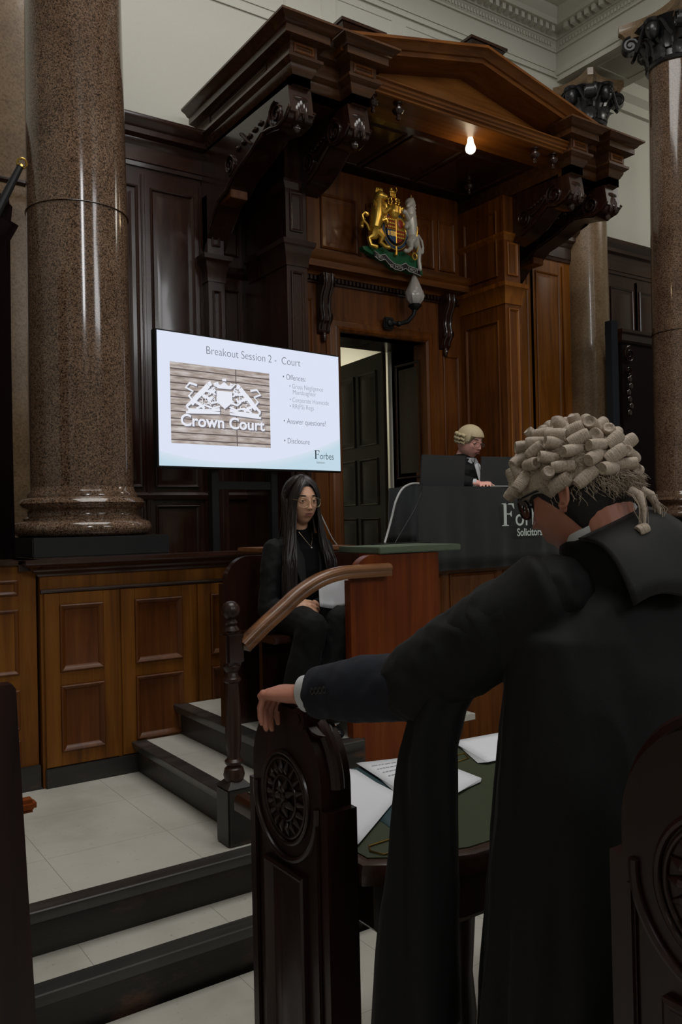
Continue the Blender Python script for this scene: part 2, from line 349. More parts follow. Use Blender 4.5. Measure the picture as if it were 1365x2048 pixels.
for i, (a, b_) in enumerate(xs):
    mb = MB(); st = .075
    mb.box(a, a + st, YD - .014, YD, ZL + .10, 1.383, .002); mb.box(b_ - st, b_, YD - .014, YD, ZL + .10, 1.383, .002)
    for z0, z1 in ((ZL + .10, .59), (.92, .99), (1.325, 1.383)): mb.box(a + st, b_ - st, YD - .014, YD, z0, z1, .002)
    mb.build('frame', M['oak'], r)
    for z0, z1 in ((.59, .92), (.99, 1.325)):
        MB().panel(fx(YD - .014), a + st, b_ - st, z0, z1, [(0, 0), (0, .010), (.006, .014), (.012, .010), (.020, .004), (.028, -.008), (.036, -.010)]).build('panel', M['oakred'], r)
MB().box(1.11, 2.70, YD - .02, YD, ZL, ZL + .095, .003).build('skirting', M['kick'], r)
# left part of the front, slightly lower relief
r = T('pier_panelling', 'brown panelled pier at the left edge, left of the panelled front', 'panelling', (.8, YD, ZL))
mb = MB(); mb.box(-.6, 1.085, YD + .02, YD + .6, ZL, 1.53); mb.build('backing_board', M['oak'], r)
mb = MB(); mb.box(-.6, 1.095, YD - .0, YD + .62, 1.53, 1.556, .004); mb.build('shelf', M['darkx'], r)
for z0, z1 in ((1.385, 1.46), (.995, 1.315), (.725, .92), (.52, .675)):
    for a, b_ in ((.70, 1.0), (.32, .64), (-.06, .26)):
        MB().panel(fx(YD + .02), a, b_, z0, z1, PLAIN).build('panel', M['oakred'], r)
MB().box(-.6, 1.09, YD + .0, YD + .02, ZL, ZL + .12, .003).build('skirting', M['kick'], r)
# ================================================================== columns
def column(x, y, label, zb=1.66, zt=6.1, R=.285, plinth=True, cap=True):
    r = T('granite_column', label, 'column', (x, y, 1.556), group='giant granite columns')
    if plinth: MB().box(x - .375, x + .365, y - .375, y + .375, 1.556, zb, .006).build('plinth', M['black'], r)
    k = R / .285
    pr = [(.0, 0), (.34, 0), (.375, .018), (.385, .045), (.372, .075), (.345, .088), (.325, .09), (.325, .102), (.308, .112), (.302, .13), (.308, .148), (.318, .152), (.335, .165), (.345, .185), (.335, .205), (.318, .215), (.305, .217), (.305, .235), (.292, .25), (.285, .275), (0, .275)]
    MB().lathe([(a * k, b_) for a, b_ in pr], (x, y, zb), 64).build('base', M['granite'], r, ang=50)
    h = zt - zb - .27
    sh = [(0, 0)] + [(R * (1 - .14 * (t ** 1.6)), h * t) for t in [i / 24 for i in range(25)]] + [(0, h)]
    j = .62 - 0
    MB().lathe(sh, (x, y, zb + .27), 64).build('shaft', M['granite'], r, ang=50)
    # joint line between the two drums
    MB().lathe([(R * .995, 0), (R * .999, .002), (R * .995, .004)], (x, y, 3.48), 64).build('joint', M['dark'], r)
    if cap: capital(x, y, zt, .245 * k, r)
    return r
def volute(mb, c, ax, up, r0, wdt, turns=1.7):
    ax = Vector(ax).normalized(); up = Vector(up).normalized(); c = Vector(c); s = ax.cross(up); pts = []; rad = []
    n = 26
    for i in range(n):
        t = i / (n - 1); a = t * turns * 2 * PI; q = r0 * (1 - t * .82)
        pts.append(c + s * 0 + up * q * math.cos(a) + ax.cross(up) * q * math.sin(a)); rad.append((wdt * (1 - .5 * t), wdt * .6 * (1 - .5 * t)))
    mb.tube(pts, rad, 8, up=ax)
def capital(x, y, z, R, parent):
    mb = MB(); H = .42
    mb.lathe([(0, 0), (R * 1.08, 0), (R * 1.13, .02), (R * 1.08, .04), (R, .05), (R * .98, .2), (R * 1.15, .3), (R * 1.6, .38), (0, .38)], (x, y, z), 32)
    for row, (n, zz, hh, out, wd) in enumerate(((8, .04, .15, .07, .075), (8, .12, .2, .09, .07))):
        for i in range(n):
            a = 2 * PI * (i + .5 * row) / n; d = Vector((math.cos(a), math.sin(a), 0)); t = Vector((-math.sin(a), math.cos(a), 0))
            rr = []
            for q in range(8):
                s_ = q / 7; o = R * 1.0 + .012 + out * (s_ ** 2.2) * 1.1; zc = zz + hh * (s_ - .28 * max(0, s_ - .75) * 4 * s_)
                wv = wd * (math.sin(PI * min(1, .25 + s_ * .78)) ** .6) * (1 + .18 * math.sin(q * 2.9))
                rr.append([Vector((x, y, z)) + d * (o + dd) + t * (wv * u) + Vector((0, 0, zc)) for u, dd in ((-1, -.005), (-.5, .014), (0, .006), (.5, .014), (1, -.005), (.5, -.014), (0, -.018), (-.5, -.014))])
            mb.rings(rr)
    for i in range(4):
        a = PI / 4 + i * PI / 2; d = Vector((math.cos(a), math.sin(a), 0)); t = Vector((-math.sin(a), math.cos(a), 0))
        c = Vector((x, y, z + .275)) + d * (R * 1.72)
        mb.tube([c - t * .05, c + t * .05], .075, 18); mb.tube([Vector((x, y, z + .12)) + d * R * 1.02, Vector((x, y, z + .22)) + d * R * 1.2, Vector((x, y, z + .33)) + d * R * 1.55], [(.03, .05), (.035, .055), (.03, .06)], 10, up=d)
        for sg in (-1, 1): volute(mb, c + t * sg * .05, t * sg, (0, 0, 1), .082, .020)
        # carved head between the corner scrolls
        a2 = a + PI / 4; d2 = Vector((math.cos(a2), math.sin(a2), 0)); c2 = Vector((x, y, z + .30)) + d2 * (R * 1.40)
        mb.ball(c2, (.07, .07, .095), 14); mb.ball(c2 + d2 * .068 - Vector((0, 0, .01)), (.016, .016, .026), 8); mb.ball(c2 + Vector((0, 0, .075)), (.085, .085, .035), 12)
        for sg in (-1, 1): mb.tube([c2 + Vector((-d2.y, d2.x, 0)) * sg * q + Vector((0, 0, -.03 + .10 * math.sin(q * 22))) for q in (.05, .08, .11, .14, .17, .20)], .018, 6)
    mb.build('capital', M['bronze'], parent)
    mb = MB(); P = []; hw = R * 2.1
    for k in range(4):
        a = PI / 4 + k * PI / 2; b_ = a + PI / 2
        p0 = Vector((math.cos(a), math.sin(a), 0)) * hw * 1.28; p1 = Vector((math.cos(b_), math.sin(b_), 0)) * hw * 1.28
        tt = (p1 - p0).normalized(); mid = ((p0 + p1) / 2).normalized()
        for q in [i / 10 for i in range(1, 10)] if True else []:
            P.append(p0.lerp(p1, .04 + q * .92) - mid * (.17 * R / .245) * math.sin(PI * q) ** .8)
    rr = []
    for sc_, zz in ((.86, .375), (.90, .40), (.94, .43), (1.0, .45), (1.0, .49), (1.0, .53)): rr.append([Vector((x + p.x * sc_, y + p.y * sc_, z + zz * .92)) for p in P])
    mb.rings(rr); mb.build('abacus', M['granite2'], parent)
column(1.475, 4.80, 'giant polished brown granite column left of the screen, standing on a black plinth', cap=False, zt=6.4)
column(7.47, 4.95, 'giant granite column at the right edge, carved black capital at its top')
r = T('granite_pilaster', 'slim sandy granite column with dark carved capital behind the canopy right end', 'column', (7.5, 6.02, ZJ))
MB().lathe([(0, 0), (.25, 0), (.245, 2.5), (.232, 4.72), (0, 4.72)], (7.46, 6.10, ZJ), 40).build('shaft', M['granite2'], r, ang=50)
capital(7.46, 6.02, 5.93, .18, r)
r = T('granite_pilaster', 'flat sandy granite pilaster standing behind the big left column', 'column', (1.0, 5.9, ZJ))
MB().box(1.02, 1.66, 5.95, 6.24, ZJ, 6.4, .004).build('shaft', M['granite2'], r); MB().box(1.0, 1.68, 5.93, 6.24, ZJ, 1.75, .01).build('base', M['granite2'], r)
# ================================================================== wing panelling left and right
CORN = [(0, 0), (.015, .0), (.02, .03), (.03, .035), (.03, .06), (.03, .15), (.045, .17), (.05, .20), (.09, .22), (.09, .26), (.13, .30), (.14, .33), (.14, .345), (0, .345)]
def wing(label, x0, x1, bays, matk, rx):
    r = T('wall_panelling', label, 'panelling', ((x0 + x1) / 2, YW, ZJ))
    MB().box(x0, x1, YW - .03, YW - .001, ZJ, 4.62).build('backing_board', M[matk], r)
    mb = MB(); mb.sweep([(x0, YW - .03), (x1, YW - .03)], [(o, 4.445 + h) for o, h in CORN]); mb.build('cornice', M['darkx'], r)
    for a, b_ in bays:
        for z0, z1 in ((1.25, 1.86), (2.0, 4.30)):
            MB().panel(fx(YW - .03), a, b_, z0, z1, RAISED).build('panel', M[matk], r)
        mb = MB()
        for q in (a - .075, b_ + .045): mb.box(q, q + .03, YW - .045, YW - .03, 1.22, 4.4, .006)
        mb.build('stile_moulding', M[matk], r)
    mb = MB(); mb.sweep([(x0, YW - .03), (x1, YW - .03)], [(0, 1.90), (.02, 1.905), (.025, 1.94), (.012, 1.96), (0, 1.96)]); mb.build('rail_moulding', M['darkx'], r)
    return r
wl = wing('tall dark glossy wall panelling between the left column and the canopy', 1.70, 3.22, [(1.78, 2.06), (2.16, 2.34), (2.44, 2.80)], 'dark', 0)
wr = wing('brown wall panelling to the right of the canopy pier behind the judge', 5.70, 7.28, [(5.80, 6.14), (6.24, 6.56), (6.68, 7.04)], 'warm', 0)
wa = wing('dark panelling of the side aisle seen between the right hand columns', 7.66, 11.9, [(7.9, 8.3), (8.42, 8.86), (9.0, 9.44), (9.56, 10.0)], 'dark', 0)
# ================================================================== doorway and niche
r = T('door_surround', 'mahogany panelled wall with doorway, consoles and ledge under the canopy', 'panelling', (XC, YN, ZJ))
mb = MB()
mb.box(3.40, DX0 - .0, YN, YW, ZJ, 4.75); mb.box(DX1, 5.50, YN, YW, ZJ, 4.75); mb.box(DX0, DX1, YN, YW, DZ, 4.75)
mb.build('backing_board', M['mid'], r)
mb = MB()   # door architrave, swept as mitred frame
AR = [(0, 0), (0, .03), (.02, .045), (.035, .035), (.05, .025), (.075, .025), (.09, .02), (.10, .012), (.13, .012), (.13, .0)]
def frame3(mb, x0, x1, z0, z1, y, prof):
    rr = [[Vector((x0 - d, y - h, z0)) for d, h in prof], [Vector((x0 - d, y - h, z1 + d)) for d, h in prof], [Vector((x1 + d, y - h, z1 + d)) for d, h in prof], [Vector((x1 + d, y - h, z0)) for d, h in prof]]
    mb.rings(rr)
frame3(mb, DX0, DX1, ZJ, DZ, YN, AR); mb.build('architrave', M['mid'], r)
mb = MB(); mb.sweep([(3.40, YN), (5.50, YN)], [(0, 3.80), (.03, 3.80), (.04, 3.82), (.06, 3.835), (.14, 3.84), (.14, 3.895), (.16, 3.91), (.175, 3.94), (.18, 3.965), (0, 3.965)]); mb.build('ledge', M['midx'], r)
mb = MB(); x = 3.42
while x < 5.46: mb.box(x, x + .022, YN - .045, YN, 3.755, 3.79); x += .04
mb.sweep([(3.40, YN), (5.50, YN)], [(0, 3.735), (.02, 3.737), (.025, 3.75), (0, 3.755)]); mb.build('dentil_band', M['dark'], r)
def console(mb, x0, x1, y, ztop, zbot, dep):
    pts = [(0, 0), (dep, 0), (dep * 1.05, -.06), (dep * .95, -.12), (dep * .6, -.20), (dep * .5, -.3), (dep * .62, -.36), (dep * .6, -.42), (dep * .35, -.46), (dep * .3, -.5), (0, -.54)]
    k = (ztop - zbot) / .54
    mb.prism([(o, ztop + v * k) for o, v in pts], lambda u, v, w_: Vector((w_, y - u, v)), x0, x1)
    xm = (x0 + x1) / 2
    for zz, rr_, oo in ((ztop - .07 * k, .055, dep * .75), (ztop - .385 * k, .04, dep * .42)):
        for sx in (x0 - .006, x1 - .006): mb.lathe([(0, 0), (rr_, 0), (rr_, .006), (rr_ * .7, .012), (rr_ * .4, .008), (rr_ * .3, .014), (0, .014)], (sx, y - oo, zz), 18, m=Matrix.Rotation(PI / 2, 3, 'Y'))
    for q in (-.25, .25): mb.tube([(xm + q * (x1 - x0), y - o - .004, ztop + v * k) for o, v in pts[1:-1]], .010, 6)
    mb.ball((xm, y - dep * .22, zbot - .02), (.025, .025, .05), 10)
for xa in (3.86, 5.225):
    mb = MB(); console(mb, xa, xa + .115, YN, 3.80, 3.30, .12); mb.build('console', M['dark'], r)
for a, b_, z0, z1 in ((3.50, 3.78, 4.05, 4.52), (3.92, 4.30, 4.05, 4.52), (4.40, 4.84, 4.05, 4.52), (4.92, 5.18, 4.05, 4.52), (5.24, 5.44, 4.05, 4.52), (3.48, 3.82, 2.0, 3.6), (3.48, 3.82, 1.25, 1.9), (5.27, 5.46, 2.0, 3.25), (5.27, 5.46, 1.25, 1.9)):
    MB().panel(fx(YN), a, b_, z0, z1, RAISED if b_ - a > .2 else PLAIN).build('panel', M['mid'], r)
# deep panelled door reveals and lintel
mb = MB(); mb.box(DX1 - .0, DX1 + .05, YW, 6.5, ZJ, DZ + .05); mb.panel(fy(DX1 + .0), YN + .06, 6.44, 2.1, 3.2, RAISED); mb.panel(fy(DX1 + .0), YN + .06, 6.44, 1.3, 2.0, RAISED); mb.build('door_reveal', M['dark'], r)
mb = MB(); mb.box(DX0 - .05, DX0, YW, 6.5, ZJ, DZ + .05); mb.build('door_reveal', M['dark'], r)
mb = MB(); mb.box(DX0, DX1, YN + .01, 6.52, DZ, DZ + .06); mb.build('lintel', M['dark'], r)
# door leaf standing open
d1 = structure(T('door_1', 'dark six-panel door standing open behind the doorway', 'door', (5.0, 6.56, ZJ), rz=math.atan2(1.06, .10) ))
for k_ in ('label', 'category'): del d1[k_]
M['doorwood'] = wood('black brown door', (.011, .0068, .0036), (.020, .0125, .0068), (.030, .020, .011), rough=.28, coat=.3)
mb = MB(); W_, H_ = 1.02, 2.18
mb.box(0, W_, -.02, .02, .0, H_, .003); mb.build('leaf', M['doorwood'], d1, world=False)
for u0, u1 in ((.12, .47), (.56, .91)):
    for v0, v1 in ((.18, .55), (.68, 1.15), (1.28, 2.02)):
        MB().panel(lambda u, v, h: Vector((u, .02 + h, v)), u0, u1, v0, v1, RAISED).build('panel', M['doorwood'], d1, world=False)
        MB().panel(lambda u, v, h: Vector((u, -.02 - h, v)), u0, u1, v0, v1, RAISED).build('panel', M['doorwood'], d1, world=False)
mb = MB(); mb.ball((.95, .055, .62), .025, 12); mb.tube([(.95, .02, .62), (.95, .05, .62)], .01, 8); mb.build('door_handle', M['brass'], d1, world=False)
structure(MB().box(DX1 - .045, DX1 - .025, 6.46, 6.50, ZJ, DZ - .0, .002).build('hinge_gap_light', M['plaster']))  # pale strip standing in for the light showing through the hinge gap
# piers carrying the canopy
def pier(x0, x1, label, matk):
    r = T('canopy_pier', label, 'pier', ((x0 + x1) / 2, YP, ZJ), group='piers under the canopy')
    MB().box(x0, x1, YP, YW, ZJ, 4.62).build('body', M['dark' if matk == 'dark' else 'mid'], r)
    for z0, z1 in ((1.4, 3.60), (3.90, 4.20)):
        MB().panel(fx(YP - .002), x0 + .035, x1 - .035, z0, z1, PLAIN).build('panel', M[matk], r)
    mb = MB(); mb.sweep([(x0, YW - .16), (x0, YP), (x1, YP), (x1, YN)] if x0 < XC else [(x0, YN), (x0, YP), (x1, YP), (x1, YW - .16)], [(0, 3.64), (.008, 3.64), (.012, 3.70), (.02, 3.72), (.03, 3.77), (.05, 3.79), (.055, 3.825), (0, 3.83)], side=1)
    mb.build('cap_moulding', M[matk], r)
    mb = MB(); mb.sweep([(x0, YW - .16), (x0, YP), (x1, YP), (x1, YN)] if x0 < XC else [(x0, YN), (x0, YP), (x1, YP), (x1, YW - .16)], [(0, 4.22), (.015, 4.24), (.03, 4.26), (.03, 4.28), (0, 4.28)], side=1)
    mb.build('top_moulding', M[matk], r)
    for u0, u1 in ((YP + .08, YN - .08),):
        for z0, z1 in ((1.4, 3.5), (3.9, 4.5)): MB().panel(fy(x1, 1) if x0 < XC else fy(x0, -1), u0, u1, z0, z1, RAISED).build('panel', M['dark' if matk == 'dark' else 'mid'], r)
    return r
pier(3.22, 3.40, 'projecting dark mahogany pier left of the doorway under the canopy', 'dark')
pier(5.50, 5.70, 'projecting mahogany pier right of the doorway, behind the judge', 'warm')
# outer pilaster and small panel between it and the pier (left) and its mirror
def pilaster(x0, x1, xa, xb, label, matk):
    r = T('wall_pilaster', label, 'pilaster', ((x0 + x1) / 2, YW - .1, ZJ), group='pilasters under the outer brackets')
    MB().box(x0, x1, YW - .13, YW - .03, ZJ, 4.3).build('body', M[matk], r)
    for z0, z1 in ((1.4, 3.55), (3.9, 4.15)): MB().panel(fx(YW - .13), x0 + .035, x1 - .035, z0, z1, PLAIN).build('panel', M[matk], r)
    mb = MB(); mb.sweep([(x0, YW - .03), (x0, YW - .13), (x1, YW - .13), (x1, YW - .03)], [(0, 3.62), (.008, 3.62), (.012, 3.70), (.02, 3.72), (.03, 3.77), (.05, 3.79), (.055, 3.825), (0, 3.83)])
    mb.build('cap_moulding', M[matk], r)
    for z0, z1 in ((3.88, 4.3), (2.0, 3.6)): MB().panel(fx(YW - .03), xa, xb, z0, z1, PLAIN).build('panel', M[matk], r)
    mb = MB(); mb.sweep([(xa - .04, YW - .03), (xb + .03, YW - .03)], [(0, 3.70), (.02, 3.72), (.035, 3.76), (.04, 3.78), (0, 3.785)]); mb.build('rail_moulding', M[matk], r)
pilaster(2.87, 3.01, 3.05, 3.19, 'dark pilaster with capped moulding beneath the left outer bracket', 'dark')
# ================================================================== judge's canopy
M['ent'] = wood('canopy mahogany', (.030, .0105, .004), (.066, .025, .009), (.105, .042, .015), rough=.26, coat=.35, axis='x')
cy = T('judges_canopy', 'large dark carved mahogany canopy with pediment over the judge bench', 'canopy', (XC, 5.3, 4.56))
FY, RY = 4.72, 4.86
OB = (2.89, 3.03); IB = (3.37, 3.52)
mir = lambda x: 2 * XC - x
FULL = [(0, 4.61), (0, 4.675), (.008, 4.68), (.03, 4.72), (.03, 4.735), (.04, 4.74), (.065, 4.76), (.065, 4.78), (.035, 4.79), (.035, 4.875), (.06, 4.88), (.10, 4.885), (.10, 4.935), (.115, 4.94), (.13, 4.96), (.165, 4.98), (.165, 4.995), (0, 5.0)]
left = [(OB[0], YW), (OB[0], FY), (OB[1], FY), (OB[1], RY), (IB[0], RY), (IB[0], FY), (IB[1], FY), (IB[1], FY + .1)]
right = [(mir(x), y) for x, y in reversed(left)]
for P in (left, right):
    mb = MB(); mb.sweep(P, FULL); mb.build('entablature', M['midx'] if 0 else M['ent'], cy)
# upstand filling the blocks
for a, b_, bl_ in ((OB[0], IB[1], (OB, IB)), (mir(IB[1]), mir(OB[0]), ((mir(OB[1]), mir(OB[0])), (mir(IB[1]), mir(IB[0]))))):
    mb = MB(); mb.box(a, b_, RY, YW, 4.64, 4.99)
    for p, q in bl_: mb.box(p, q, FY, RY, 4.61, 4.995)
    mb.build('frieze', M['ent'], cy)
for a, b_ in (OB, IB, (mir(OB[1]), mir(OB[0])), (mir(IB[1]), mir(IB[0]))):
    MB().panel(fx(FY - .036), a - .01, b_ + .01, 4.80, 4.868, [(0, 0), (0, .004), (.008, .010), (.016, .010), (.022, -.002), (.03, -.002), (.034, .005)]).build('block_panel', M['mid'], cy)
MB().panel(fy(OB[0] - .036), 5.0, 5.9, 4.80, 4.868, [(0, 0), (0, .004), (.008, .008), (.014, -.002)]).build('block_panel', M['dark'], cy)
# middle beam under the pediment
MIDP = [(0, 4.755), (.01, 4.76), (.01, 4.775), (.025, 4.785), (.025, 4.80), (.035, 4.81), (.035, 4.83), (.05, 4.84), (.05, 4.85), (0, 4.852)]
mb = MB(); mb.sweep([(IB[1] - .02, FY + .03), (mir(IB[1]) + .02, FY + .03)], MIDP); mb.box(IB[1], mir(IB[1]), FY + .03, FY + .33, 4.755, 4.852); mb.build('pediment_base', M['midx'], cy)
# tympanum
xa, xb = IB[0] - .02, mir(IB[0]) + .02; APZ = 5.27; EZ = 5.0
mb = MB(); mb.prism([(xa, 4.85), (xb, 4.85), (xb, EZ + .02), (XC, APZ - .05), (xa, EZ + .02)], lambda u, v, w_: Vector((u, w_, v)), FY + .20, FY + .26); mb.build('tympanum', M['tymp'], cy)
# raking cornice
RAKE = [(.22, -.075), (.05, -.07), (.0, -.065), (-.05, -.062), (-.05, -.03), (-.065, -.025), (-.08, .0), (-.12, .02), (-.12, .04), (.30, .04), (.30, -.075)]
mb = MB(); L0 = xa - .10; R0 = xb + .10; sl = (APZ - EZ) / (XC - xa)
E0 = EZ - .10 * sl
# rings along the rake; profile (outY offset, dz)
rr = []
for px_, pz_ in ((L0, E0), (XC, APZ), (R0, E0)): rr.append([Vector((px_, FY + o, pz_ + h * 1.04)) for o, h in RAKE])
mb.rings(rr); mb.build('raking_cornice', M['midx'], cy)
# roof boards behind the pediment
mb = MB(); mb.rings([[Vector((xa, FY + .3, EZ)), Vector((XC, FY + .3, APZ)), Vector((xb, FY + .3, EZ)), Vector((xb, FY + .3, 4.95)), Vector((xa, FY + .3, 4.95))], [Vector((xa, YW, EZ)), Vector((XC, YW, APZ)), Vector((xb, YW, EZ)), Vector((xb, YW, 4.95)), Vector((xa, YW, 4.95))]]); mb.build('roof', M['dark'], cy)
# attic pedestals on the roof
for xx, zz, yy in ((3.98, 5.735, 5.45), (5.38, 6.02, 5.45)):
    mb = MB(); mb.box(xx - .12, xx + .22, yy + .05, yy + .5, 5.0, zz - .07, .004); mb.sweep([(xx - .12, yy + .5), (xx - .12, yy + .05), (xx + .22, yy + .05), (xx + .22, yy + .5)], [(0, zz - .10), (.01, zz - .09), (.04, zz - .04), (.055, zz - .035), (.055, zz - .01), (0, zz + .01)]); mb.box(xx - .12, xx + .22, yy + .05, yy + .5, zz - .08, zz + .005)
    mb.build('attic_pedestal', M['dark'], cy)
# panelled ceiling
mb = MB(); mb.box(OB[1], mir(OB[1]), FY + .12, YW - .02, 4.79, 4.83); mb.build('canopy_ceiling', M['dark'], cy)
for a, b_ in ((3.60, 4.25), (4.30, 4.84), (4.89, 5.54)):
    MB().panel(lambda u, v, h: Vector((u, v, 4.79 - h)), a, b_, 5.20, 5.9, PLAIN).build('ceiling_panel', M['dark'], cy)
# carved brackets
def bracket(x0, x1, wallx, yend, label=None):
    B = [(FY + .03, 4.61), (YW - .04, 4.64), (YW - .04, 3.86), (5.98, 4.0), (5.80, 4.16), (5.66, 4.19), (5.55, 4.26), (5.42, 4.29), (5.28, 4.33), (5.10, 4.40), (4.98, 4.385), (4.88, 4.36), (4.78, 4.38), (4.72, 4.43)]
    if yend < 5.9: B = [(y if y < yend else yend + (y - yend) * .1, z) for y, z in B]; B = [(FY + .03, 4.61), (yend, 4.64), (yend, 4.20), (yend - .12, 4.22), (5.16, 4.27), (5.04, 4.35), (4.98, 4.385), (4.88, 4.36), (4.78, 4.38), (4.72, 4.43)]
    mb = MB(); mb.prism(B, lambda u, v, w_: Vector((w_, u, v)), x0, x1); xm = (x0 + x1) / 2
    mb.build('bracket', M['dark'], cy); br_ = cy.children[-1] if False else bpy.data.objects[[o.name for o in C.objects if o.name.startswith('bracket')][-1]]
    mb = MB()
    low = [p for p in B[3:]] if yend > 5.9 else B[3:]
    for sx in (x0 - .008, x1 + .008):
        # rim following the lower curve, scroll at the front and small scroll behind
        mb.tube([(sx, y, z + .022) for y, z in low], .013, 8)
        volute(mb, (sx, 4.90, 4.47), (1 if sx > xm else -1, 0, 0), (0, 0, 1), .095, .015, 2.0)
        volute(mb, (sx, 5.60 if yend > 5.9 else 5.26, 4.38), (1 if sx > xm else -1, 0, 0), (0, 0, -1), .085, .013, 1.8)
        mb.tube([(sx, 4.98 + q * .062, 4.50 - .12 * math.sin(q * .5) + .0 * q) for q in range(8 if yend > 5.9 else 4)], .012, 6)
        for q in range(5): mb.ball((sx, 5.12 + q * .085 if yend > 5.9 else 5.02 + q * .04, 4.50 - q * .012), (.014, .032, .018), 8)
    # acanthus leaf and turned drop at the nose
    for q in range(5):
        a = -.9 + q * .45; mb.ball((xm + .045 * math.sin(a), 4.745, 4.475 - .02 * abs(q - 2)), (.02, .03, .06), 8)
    mb.ball((xm, 4.77, 4.53), (.085, .05, .028), 12)
    mb.lathe([(0, 0), (x1 - x0 - .02, 0), (x1 - x0 - .02, .0)], (0, 0, -50), 4) if False else None
    mb.tube([(x0 - .004, 4.79, 4.44), (x1 + .004, 4.79, 4.44)], .06, 16)
    mb.ball((xm, 4.80, 4.36), (.03, .03, .04), 10)
    mb.build('carving', M['dark'], br_)
    return br_
bracket(OB[0] - .02, OB[1] + .02, 0, 6.0); bracket(mir(OB[1]) - .02, mir(OB[0]) + .02, 0, 6.0)
bracket(IB[0] - .02, IB[1] + .0, 0, 5.42); bracket(mir(IB[1]), mir(IB[0]) + .02, 0, 5.42)
# block under the outer bracket
for xa_ in (2.88, mir(3.02)):
    MB().box(xa_, xa_ + .14, 5.62, YW - .03, 4.155, 4.27, .004).build('bracket_block', M['mid'], cy)
# turned drops
for x, y, z in ((3.60, FY + .07, 4.757), (3.83, FY + .07, 4.757), (mir(3.60) - .28, FY + .07, 4.757), (mir(3.60) - .06, FY + .07, 4.757), (5.30, 5.62, 4.79), (3.80, 5.62, 4.79)):
    mb = MB(); mb.lathe([(0, 0), (.035, 0), (.035, -.012), (.018, -.02), (.018, -.03), (.04, -.045), (.045, -.06), (.035, -.08), (.016, -.092), (.012, -.105), (.018, -.115), (.012, -.13), (0, -.135)][::-1], (x, y, z), 18); mb.build('turned_drop', M['dark'], cy)
# filament lamp under the canopy
lp = at(941, 262, y=4.93)
r = T('bare_bulb', 'glowing frosted bulb hanging from the canopy ceiling', 'lamp', (lp.x, lp.y, 4.79))
MB().lathe([(0, 0), (.045, 0), (.045, -.012), (.03, -.012), (.022, -.03), (0, -.03)][::-1], (lp.x, lp.y, 4.79), 20).build('fitting', M['blkmetal'], r)
M['bulb'] = flat('lit bulb glass', (1, .95, .85), .3, emit=(1, .86, .62), es=5)
MB().lathe([(0, 0), (.015, 0), (.022, -.02), (.026, -.05), (.038, -.08), (.042, -.10), (.036, -.12), (.018, -.135), (0, -.138)][::-1], (lp.x, lp.y, 4.765), 24).build('bulb', M['bulb'], r)
bl = bpy.data.lights.new('bulb_light', 'POINT'); bl.energy = 1.7; bl.color = (1, .74, .42); bl.shadow_soft_size = .05
bo = bpy.data.objects.new('bulb_light', bl); C.objects.link(bo); bo.location = (lp.x, lp.y + .02, 4.53)
# ================================================================== bracket lamp over the door
r = T('wall_lamp', 'unlit bracket lamp with flame shaped glass shade above the doorway', 'lamp', (4.59, YN - .03, 3.46))
mb = MB(); mb.box(4.535, 4.645, YN - .075, YN - .04, 3.41, 3.52, .012); mb.ball((4.59, YN - .08, 3.465), (.035, .02, .035), 12); mb.build('wall_plate', M['blkmetal'], r)
mb = MB(); mb.tube([(4.60, YN - .07, 3.47), (4.66, YN - .12, 3.455), (4.72, YN - .17, 3.475), (4.76, YN - .20, 3.53), (4.77, YN - .21, 3.585)], [.02, .018, .02, .018, .022], 10); mb.ball((4.655, YN - .12, 3.455), .026, 10); mb.lathe([(0, 0), (.03, 0), (.06, .03), (.062, .04), (.045, .045), (.045, .06), (0, .06)], (4.77, YN - .21, 3.575), 20); mb.build('arm', M['blkmetal'], r)
M['glass'] = flat('frosted cut glass', (.50, .47, .45), .25, coat=.5, bump=.6, bscale=70)
MB().lathe([(0, 0), (.05, 0), (.075, .03), (.085, .065), (.08, .10), (.062, .15), (.04, .20), (.02, .245), (.006, .275), (0, .28)], (4.77, YN - .21, 3.625), 20, wave=lambda a, z: 1 + .07 * math.cos(8 * a + z * 22)).build('glass_shade', M['glass'], r)
# ================================================================== royal arms
cr = T('coat_of_arms', 'carved coat of arms with gold lion, white unicorn and green base below the canopy', 'crest', (4.62, YN - .1, 3.99))
CW = at(720, 460, y=5.76); CE = at(848, 460, y=5.76)
cx0 = (CW.x + CE.x) / 2; S = (CE.x - CW.x)          # width ~.74
zt = 4.78; zb = at(800, 545, y=5.76).z; H = (at(785, 376, y=5.76).z - zb) / 1.02
def cp(u, v, h=0): return Vector((cx0 + u * S, 5.80 - h, zb + v * H))     # u in -.5.. .5, v 0..1
M['crestgreen'] = flat('painted green ground', (.012, .11, .045), .35); M['crestred'] = flat('painted red field', (.30, .03, .015), .35); M['crestblue'] = flat('painted blue field', (.03, .07, .16), .35)
def ct(pts, rad, name, mat, seg=10, flatk=1): return MB().tube([cp(*p) for p in pts], rad, seg, round_ends=True, flat=flatk).build(name, mat, cr)
